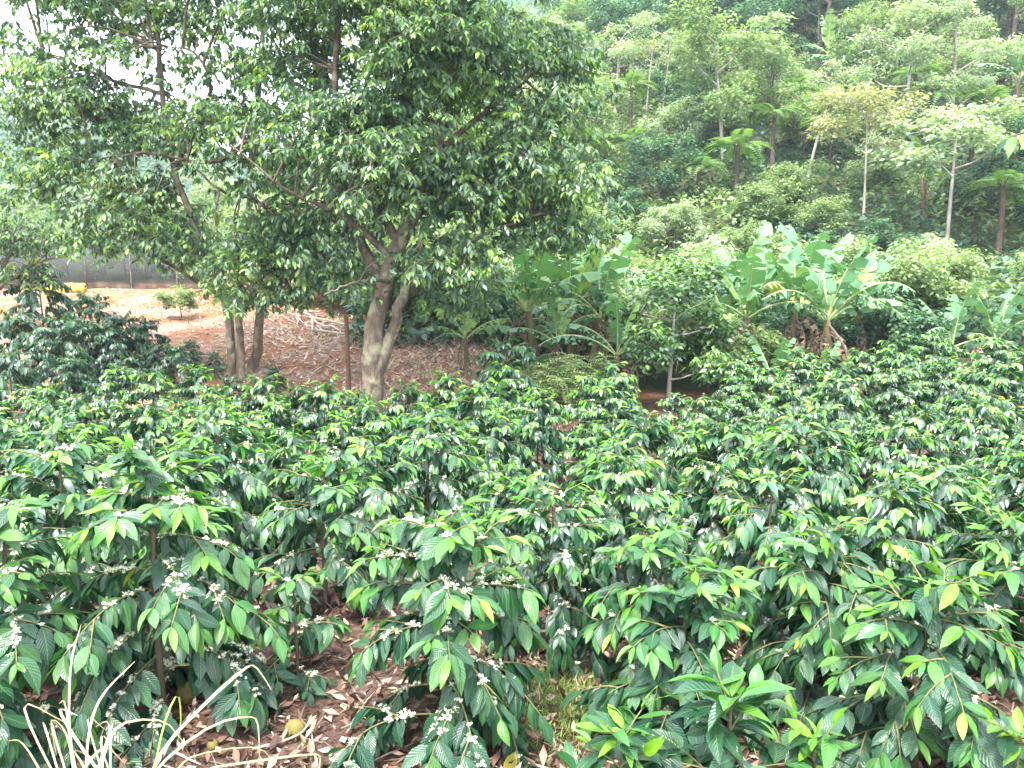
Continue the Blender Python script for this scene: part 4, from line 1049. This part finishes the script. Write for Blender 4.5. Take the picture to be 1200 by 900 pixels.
# feathery shrub of paired leaflets
def feathery(label, loc, seed, H=1.1, R=.8):
    r = np.random.default_rng(seed); root = empty('feathery_shrub', loc); tag(root, label, 'shrub', 'feathery shrubs below the bananas')
    g = Geo(); gl = Geo(); P, D, N, L, A = [], [], [], [], []
    for k in range(16):
        a = r.uniform(0, 6.28); e = np.array([math.cos(a) * R * r.uniform(.2, 1), math.sin(a) * R * r.uniform(.2, 1), H * r.uniform(.55, 1.1)])
        c = curve([(0, 0, 0), e * [.4, .4, .6], e], 8); tube(g, c, np.linspace(.012, .004, 8), 4)
        for q in range(11):
            p0 = c[r.integers(3, 8)] + r.normal(0, .05, 3); b = r.uniform(0, 6.28); ax = np.array([math.cos(b), math.sin(b), r.uniform(-.1, .4)]); side = np.cross(ax, [0, 0, 1])
            for m in range(7):
                for sg in (-1, 1):
                    P.append(p0 + ax * .06 * m + [0, 0, -.004 * m * m]); D.append(ax * .5 + side * sg + [0, 0, -.25]); N.append((0, 0, 1)); L.append(.11 * (1 - .06 * m)); A.append(.3 + .5 * r.random())
    scatter(gl, leaf_template(1, 2, .36), np.array(P), np.array(D), np.array(N, float), np.array(L), np.array(A), r.random(len(P)))
    link('stems', g.mesh('stems', M['bark_brown']), root, kind='stuff'); link('foliage', gl.mesh('foliage', M['hill_mid']), root, kind='stuff')
for k, (px, D, lab) in enumerate([(650, 15.9, 'feathery shrub of small paired leaflets beside the tall dark coffee bush'), (690, 16.2, 'feathery shrub leaning against the trunk with dead banana leaves'), (672, 16.9, 'feathery shrub behind the other two, near the bananas'), (620, 16.5, 'feathery shrub with reddish twigs at the end of the bank')]):
    feathery(lab, on(px, 450, D), 500 + k, 1.15, .75)

# ------------------------------------------------------------------ loose ground cover
def cover(name, seed, pts, T, mat, L, flat=.25, age=(0, 1), up=None):
    r = np.random.default_rng(seed); n = len(pts); a = r.uniform(0, 6.28, n)
    D = np.stack([np.cos(a), np.sin(a), r.normal(0, flat, n)], -1) if up is None else np.stack([r.normal(0, up, n), r.normal(0, up, n), np.ones(n)], -1)
    N = np.array([0, 0, 1.0]) + r.normal(0, .3, (n, 3)) if up is None else np.stack([np.cos(a), np.sin(a), np.zeros(n)], -1)
    z = ground_z(pts[:, 0], pts[:, 1]); P = np.column_stack([pts, z + (.012 + .02 * r.random(n) if up is None else 0)])
    g = Geo(); scatter(g, T, P, D, N, r.uniform(L[0], L[1], n), r.uniform(age[0], age[1], n), r.random(n))
    return tag(link(name, g.mesh(name, mat)), kind='stuff')

rg = np.random.default_rng(8)
def cone(n, y0, y1, a0, a1, pw=1.0):
    y = y0 + (y1 - y0) * rg.random(n) ** pw; return np.column_stack([rg.uniform(a0, a1, n) * y, y])
cover('fallen_leaves', 1, cone(30000, 2.6, 16.5, -.72, .72, 1.1), leaf_template(2, 2, .42, curl=-.45, fold=.4), M['litter'], (.02, .11), .45, (0, .9))
cover('bank_litter', 2, np.vstack([cone(9000, 15.2, 29, -.74, .03, 1.2), cone(12000, 15.2, 24, -.36, .03, 1.2)]), leaf_template(1, 2, .22, curl=-.2, fold=.2), M['bank_litter'], (.06, .24), .3)
cover('dry_grass', 3, np.vstack([cone(2600, 16.3, 21, -.2, .03), cone(800, 15.6, 27, -.7, -.2)]), leaf_template(3, 2, .035, curl=.5), M['bank_litter'], (.1, .34), up=1.3)
cover('fallen_twigs', 6, np.vstack([cone(3600, 2.6, 14, -.72, .72, 1.2), cone(900, 15.5, 24, -.5, .03)]), leaf_template(3, 2, .016, curl=.12), M['twig_litter'], (.08, .45), .1)
gp = stand(690, 828, 0); q = np.column_stack([gp[0] + rg.normal(0, .26, 5200), gp[1] + rg.normal(0, .24, 5200)])
cover('short_grass', 4, q, leaf_template(2, 2, .07, curl=.4), M['grass'], (.03, .09), up=.5)
# undergrowth of the slope
y = 19.5 + 78 * rg.random(100000) ** 1.05; x = rg.uniform(-.2, .76, 100000) * y; u = np.column_stack([x, y]); k = np.clip(clump_noise(np.column_stack([x, y, x * 0]), .8) * .5 + .6, 0.05, 1.2)
r = np.random.default_rng(21); g = Geo(); n = len(x); a = r.uniform(0, 6.28, n); hgt = 2.0 * k * r.random(n)
sel = (clump_noise(np.column_stack([x + 40, y, x * 0]), .45) + r.normal(0, .15, n)) > 0  # outside this mask, darker leaf colour stands in for shadowed pockets between clumps
UD = np.stack([np.cos(a), np.sin(a), r.normal(-.2, .35, n)], -1); UN = np.array([0, 0, 1.0]) + r.normal(0, .35, (n, 3)); UP = np.column_stack([x, y, ground_z(x, y) + hgt])
for m_, q in ((0, sel), (1, ~sel)):
    scatter(g, leaf_template(1, 2, .5, curl=.2), UP[q], UD[q], UN[q], r.uniform(.16, .46, q.sum()), np.clip(k[q] * .35 + r.normal(0, .17, q.sum()), 0, .8), r.random(q.sum()), mi=m_)
tag(link('undergrowth', g.mesh('undergrowth', [M['hill_mid'], M['hill_dark']])), kind='stuff')

r = np.random.default_rng(33); n = 60000; a = r.uniform(-.8, .25, n); q = 170 + 170 * r.random(n); X_, Y_ = q * np.sin(a), q * np.cos(a)
kk = np.clip(clump_noise(np.column_stack([X_, Y_, X_ * 0]), .22) + .5, 0, 1.3); t = r.uniform(0, 6.28, n); g = Geo()
FP = np.column_stack([X_, Y_, hills_z(X_, Y_) + 5.5 * kk * r.random(n)]); FD = np.stack([np.cos(t), np.sin(t), r.normal(-.3, .4, n)], -1); FN = np.array([0, -.4, 1.0]) + r.normal(0, .4, (n, 3)); sel = r.random(n) < .6
for m_, w in ((0, sel), (1, ~sel)): scatter(g, leaf_template(1, 2, .6, curl=.2), FP[w], FD[w], FN[w], r.uniform(1.0, 2.6, w.sum()), np.clip(kk[w] * .5 + r.normal(0, .2, w.sum()), 0, 1), r.random(w.sum()), mi=m_)
tag(link('far_wood', g.mesh('far_wood', [M['hill_dark'], M['hill_mid']])), kind='stuff')

# ------------------------------------------------------------------ single things on the ground
# cut branches stacked on the bank
for k in range(22):
    px = 312 + 83 * (k + .5) / 22; py = 352 + (px - 312) * .42 + rr.uniform(-8, 14); p = stand(px, py, 0, lo=14)
    L = rr.uniform(.9, 2.0); a = math.radians(rr.uniform(-78, -30)); d = np.array([math.cos(a), math.sin(a), 0])
    P = np.array([p - d * L / 2, p + rr.gauss(0, .03), p + d * L / 2]); P[:, 2] = ground_z(P[:, 0], P[:, 1]) + .045 + .03 * (k % 3) + np.array([0, rr.uniform(0, .03), rr.uniform(-.01, .06)])
    g = Geo(); tube(g, curve(P - p, 7), np.linspace(rr.uniform(.028, .05), .018, 7), 7, bump=.1, seed=k); o = link('cut_branch', g.mesh('cut_branch', M['log'])); o.location = p
    tag(o, f'{ORD[k + 1] if k < 20 else ("longest" if k == 20 else "last")} greyish cut branch, counted from the twin trunks, stacked on the dry bank', 'branch', 'cut branches on the bank')
p = on(408, 450, DB + .6); o = empty('wooden_post', p); tag(o, 'slim brown wooden post beside the forked grey trunk', 'post')
g = Geo(); tube(g, [(0, 0, -.1), (.01, 0, .6), (0, 0, 1.9)], [.05, .046, .042], 9, bump=.08); link('shaft', g.mesh('post', M['post']), o)
# net fence at the top of the bank
M['net'], nt, N = nodes_of('shade_net')
df = N('ShaderNodeBsdfPrincipled'); df.inputs['Base Color'].default_value = (.035, .04, .042, 1); df.inputs['Roughness'].default_value = .7
tp = N('ShaderNodeBsdfTransparent'); mx = N('ShaderNodeMixShader'); tcn = N('ShaderNodeTexCoord'); nzn = N('ShaderNodeTexNoise'); nzn.inputs['Scale'].default_value = 2.2; nzn.inputs['Detail'].default_value = 8; nt.links.new(tcn.outputs['Object'], nzn.inputs['Vector']); nt.links.new(mth(nt, 'ADD', .12, mth(nt, 'MULTIPLY', nzn.outputs[0], .85)), mx.inputs[0]); nt.links.new(tp.outputs[0], mx.inputs[1]); nt.links.new(df.outputs[0], mx.inputs[2]); out = N('ShaderNodeOutputMaterial'); nt.links.new(mx.outputs[0], out.inputs[0])
f0 = on(-60, 340, 30.5); f1 = on(262, 340, 30.5); root = empty('net_fence', (0, 30.5, 0)); tag(root, 'grey shade net fence with dark upper band at the top of the bank', 'fence')
nb = 6; xsf = np.linspace(f0[0], f1[0], nb + 1); ztop = pix(130, 279, 30.5)[2]
for k in range(nb + 1):
    gz = float(ground_z(xsf[k], 30.5)); g = Geo(); tube(g, [(xsf[k], .05, gz - .3), (xsf[k], .05, ztop + .06)], .05, 7); link('post', g.mesh('fence_post', M['bark_brown']), root)
for k in range(nb):
    a, b_ = xsf[k] + .01, xsf[k + 1] - .01
    for nm, z0, z1, mt in (('net_panel', None, ztop - .4, M['net']), ('upper_band', ztop - .4, ztop, M['band'])):
        g = Geo(); V = []; m = 6
        for i in range(m + 1):
            xx = a + (b_ - a) * i / m; lo = float(ground_z(xx, 30.5)) - .05 if z0 is None else z0 + .003; sag = -.04 * math.sin(math.pi * i / m)
            for zz in (lo, z1 + sag):
                for yy in (-.006, .006): V.append((xx, yy + .03 * math.sin(i * 1.7 + k), zz))
        Q = []
        for i in range(m):
            s = 4 * i; t = s + 4; Q += [(s, t, t + 2, s + 2), (s + 1, s + 3, t + 3, t + 1), (s + 2, t + 2, t + 3, s + 3), (s, s + 1, t + 1, t)]
        g.add(V, Q); link(nm, g.mesh(nm, mt, smooth=False), root)
# yellow drum
p = on(78, 343, 28.0); p = p - [0, 0, .08]; root = empty('yellow_drum', p, .12, (1, .75, .75)); tag(root, 'yellow plastic drum lying on its side before the net fence', 'drum')
prof = [(-.62, 0.001), (-.62, .25), (-.6, .27), (-.22, .27), (-.2, .29), (-.17, .29), (-.15, .27), (.15, .27), (.17, .29), (.2, .29), (.22, .27), (.6, .27), (.62, .25), (.62, .001)]
g = Geo(); tube(g, [(x_ + 1e-4 * i, 0, .27) for i, (x_, _) in enumerate(prof)], [q[1] for q in prof], 20); link('drum_body', g.mesh('drum', M['yellow']), root)
g = Geo(); tube(g, [(.62, 0, .40), (.66, 0, .40)], .045, 10); link('cap', g.mesh('cap', M['band']), root)
# fruit and dry leaves on the soil
for px, py, rad, lab in [(221, 822, .062, 'large round olive-yellow fallen fruit behind the straw blades'), (346, 868, .055, 'round yellow-brown fallen fruit beside a dry twig'), (250, 880, .03, 'small olive fallen fruit among red-brown dead leaves')]:
    p = stand(px, py, 0); g = Geo(); a = np.linspace(0, math.pi, 9); tube(g, [(0, 0, rad * (1 - math.cos(t)) - .01) for t in a], np.maximum(rad * np.sin(a), .001) * 1.03, 16, bump=.03, seed=int(px))
    o = link('fallen_fruit', g.mesh('fruit', M['fruit'])); o.location = p; tag(o, lab, 'fruit', 'fallen fruit under the flowering shrubs')
for px, py, s, a, lab in [(252, 838, .26, .4, 'large pale grey curled dry leaf beside the olive fruit'), (296, 840, .17, 1.2, 'small pale grey dry leaf beside the large curled one'), (15, 880, .24, 2.6, 'pale grey dry leaf at the bottom corner of the picture')]:
    p = stand(px, py, 0) + [0, 0, .04]; g = Geo()
    for q in range(4):
        T = leaf_template(4, 2, .5, curl=-.5, fold=.35, wave=.05, ph=q); d = np.array([[math.cos(a + (q - 1.5) * .5), math.sin(a + (q - 1.5) * .5), .25]])
        scatter(g, T, np.zeros((1, 3)), d, np.array([[.1 * q, -.5, 1.0]]), np.array([s * (1 - .1 * abs(q - 1.5))]), np.zeros(1), np.zeros(1))
    o = link('dry_leaf', g.mesh('dry_leaf', M['pale_leaf'])); o.location = p; tag(o, lab, 'dry leaf', 'pale dry leaves on the soil')
p = stand(330, 880, 0); g = Geo(); tube(g, curve([(-.14, -.05, .02), (0, 0, .03), (.1, .06, .05), (.13, .13, .1)], 10), np.linspace(.009, .004, 10), 6); o = link('dry_twig', g.mesh('twig', M['log'])); o.location = p; tag(o, 'curved grey dry twig lying beside the yellow-brown fruit', 'twig')
# straw clump in the near corner
Dg = 3.15; cb = pix(112, 930, Dg); cb[2] = float(ground_z(cb[0], cb[1])); root = empty('dry_grass_clump', cb); tag(root, 'dry straw coloured grass clump with long bent blades at the bottom edge', 'grass clump')
def blade(pixels, w, age, dd=0.0):
    P = np.array([pix(a, b, Dg + dd + .05 * i) for i, (a, b) in enumerate(pixels)]) - cb; c = curve(P, 12); t = nrm(np.gradient(c, axis=0)); side = nrm(np.cross(t, [0, 1, .2])); wd = w * np.sin(np.linspace(.25, .98, 12) * math.pi) ** .6
    V = np.stack([c - side * wd[:, None], c + [0, -.3 * w, 0], c + side * wd[:, None]], 1).reshape(-1, 3); Q = [(3 * i + q, 3 * i + q + 1, 3 * i + 4 + q, 3 * i + 3 + q) for i in range(11) for q in (0, 1)]
    g = Geo(); g.add(V, Q, None, age, rr.random()); link('blade', g.mesh('blade', M['straw']), root)
for pts, w, a in [([(95, 930), (82, 860), (83, 780), (95, 732)], .005, .8), ([(100, 930), (104, 860), (120, 815), (158, 775)], .005, .75), ([(165, 940), (190, 880), (240, 825), (285, 785), (300, 782), (318, 808)], .007, .9),
                  ([(150, 940), (200, 885), (250, 850), (290, 840), (302, 848), (304, 885)], .006, .85), ([(140, 945), (230, 905), (300, 892), (365, 884), (375, 890), (372, 915)], .007, .7), ([(170, 945), (205, 905), (230, 885), (300, 876), (325, 900)], .004, .95),
                  ([(110, 940), (120, 890), (140, 850), (190, 845), (215, 870)], .006, .7), ([(90, 940), (85, 890), (75, 855), (60, 845), (66, 885)], .005, .5), ([(60, 940), (45, 900), (25, 870), (10, 868)], .006, .45), ([(175, 930), (192, 850), (208, 815), (212, 845), (208, 870)], .004, 1.0)]:
    blade(pts, w, a)
for k in range(13):
    x0 = rr.uniform(70, 160); x1 = x0 + rr.gauss(0, 45); y1 = rr.uniform(820, 880); blade([(x0, 945), ((x0 + x1) / 2, 900), (x1, y1), (x1 + rr.gauss(10, 14), y1 + rr.uniform(-6, 30))], rr.uniform(.004, .008), rr.uniform(.4, .9), rr.uniform(-.1, .15))

# ------------------------------------------------------------------ air
m, nt, N = nodes_of('haze'); vp = N('ShaderNodeVolumePrincipled'); vp.inputs['Color'].default_value = (.74, .87, 1, 1); vp.inputs['Density'].default_value = .0006; vp.inputs['Anisotropy'].default_value = .2
out = N('ShaderNodeOutputMaterial'); nt.links.new(vp.outputs[0], out.inputs['Volume'])
g = Geo(); x0, x1, y0, y1, z0, z1 = -440, 440, -60, 460, -25, 160
g.add([(x0, y0, z0), (x1, y0, z0), (x1, y1, z0), (x0, y1, z0), (x0, y0, z1), (x1, y0, z1), (x1, y1, z1), (x0, y1, z1)], [(0, 3, 2, 1), (4, 5, 6, 7), (0, 1, 5, 4), (1, 2, 6, 5), (2, 3, 7, 6), (3, 0, 4, 7)])
tag(link('haze', g.mesh('haze', m, smooth=False)), kind='stuff')
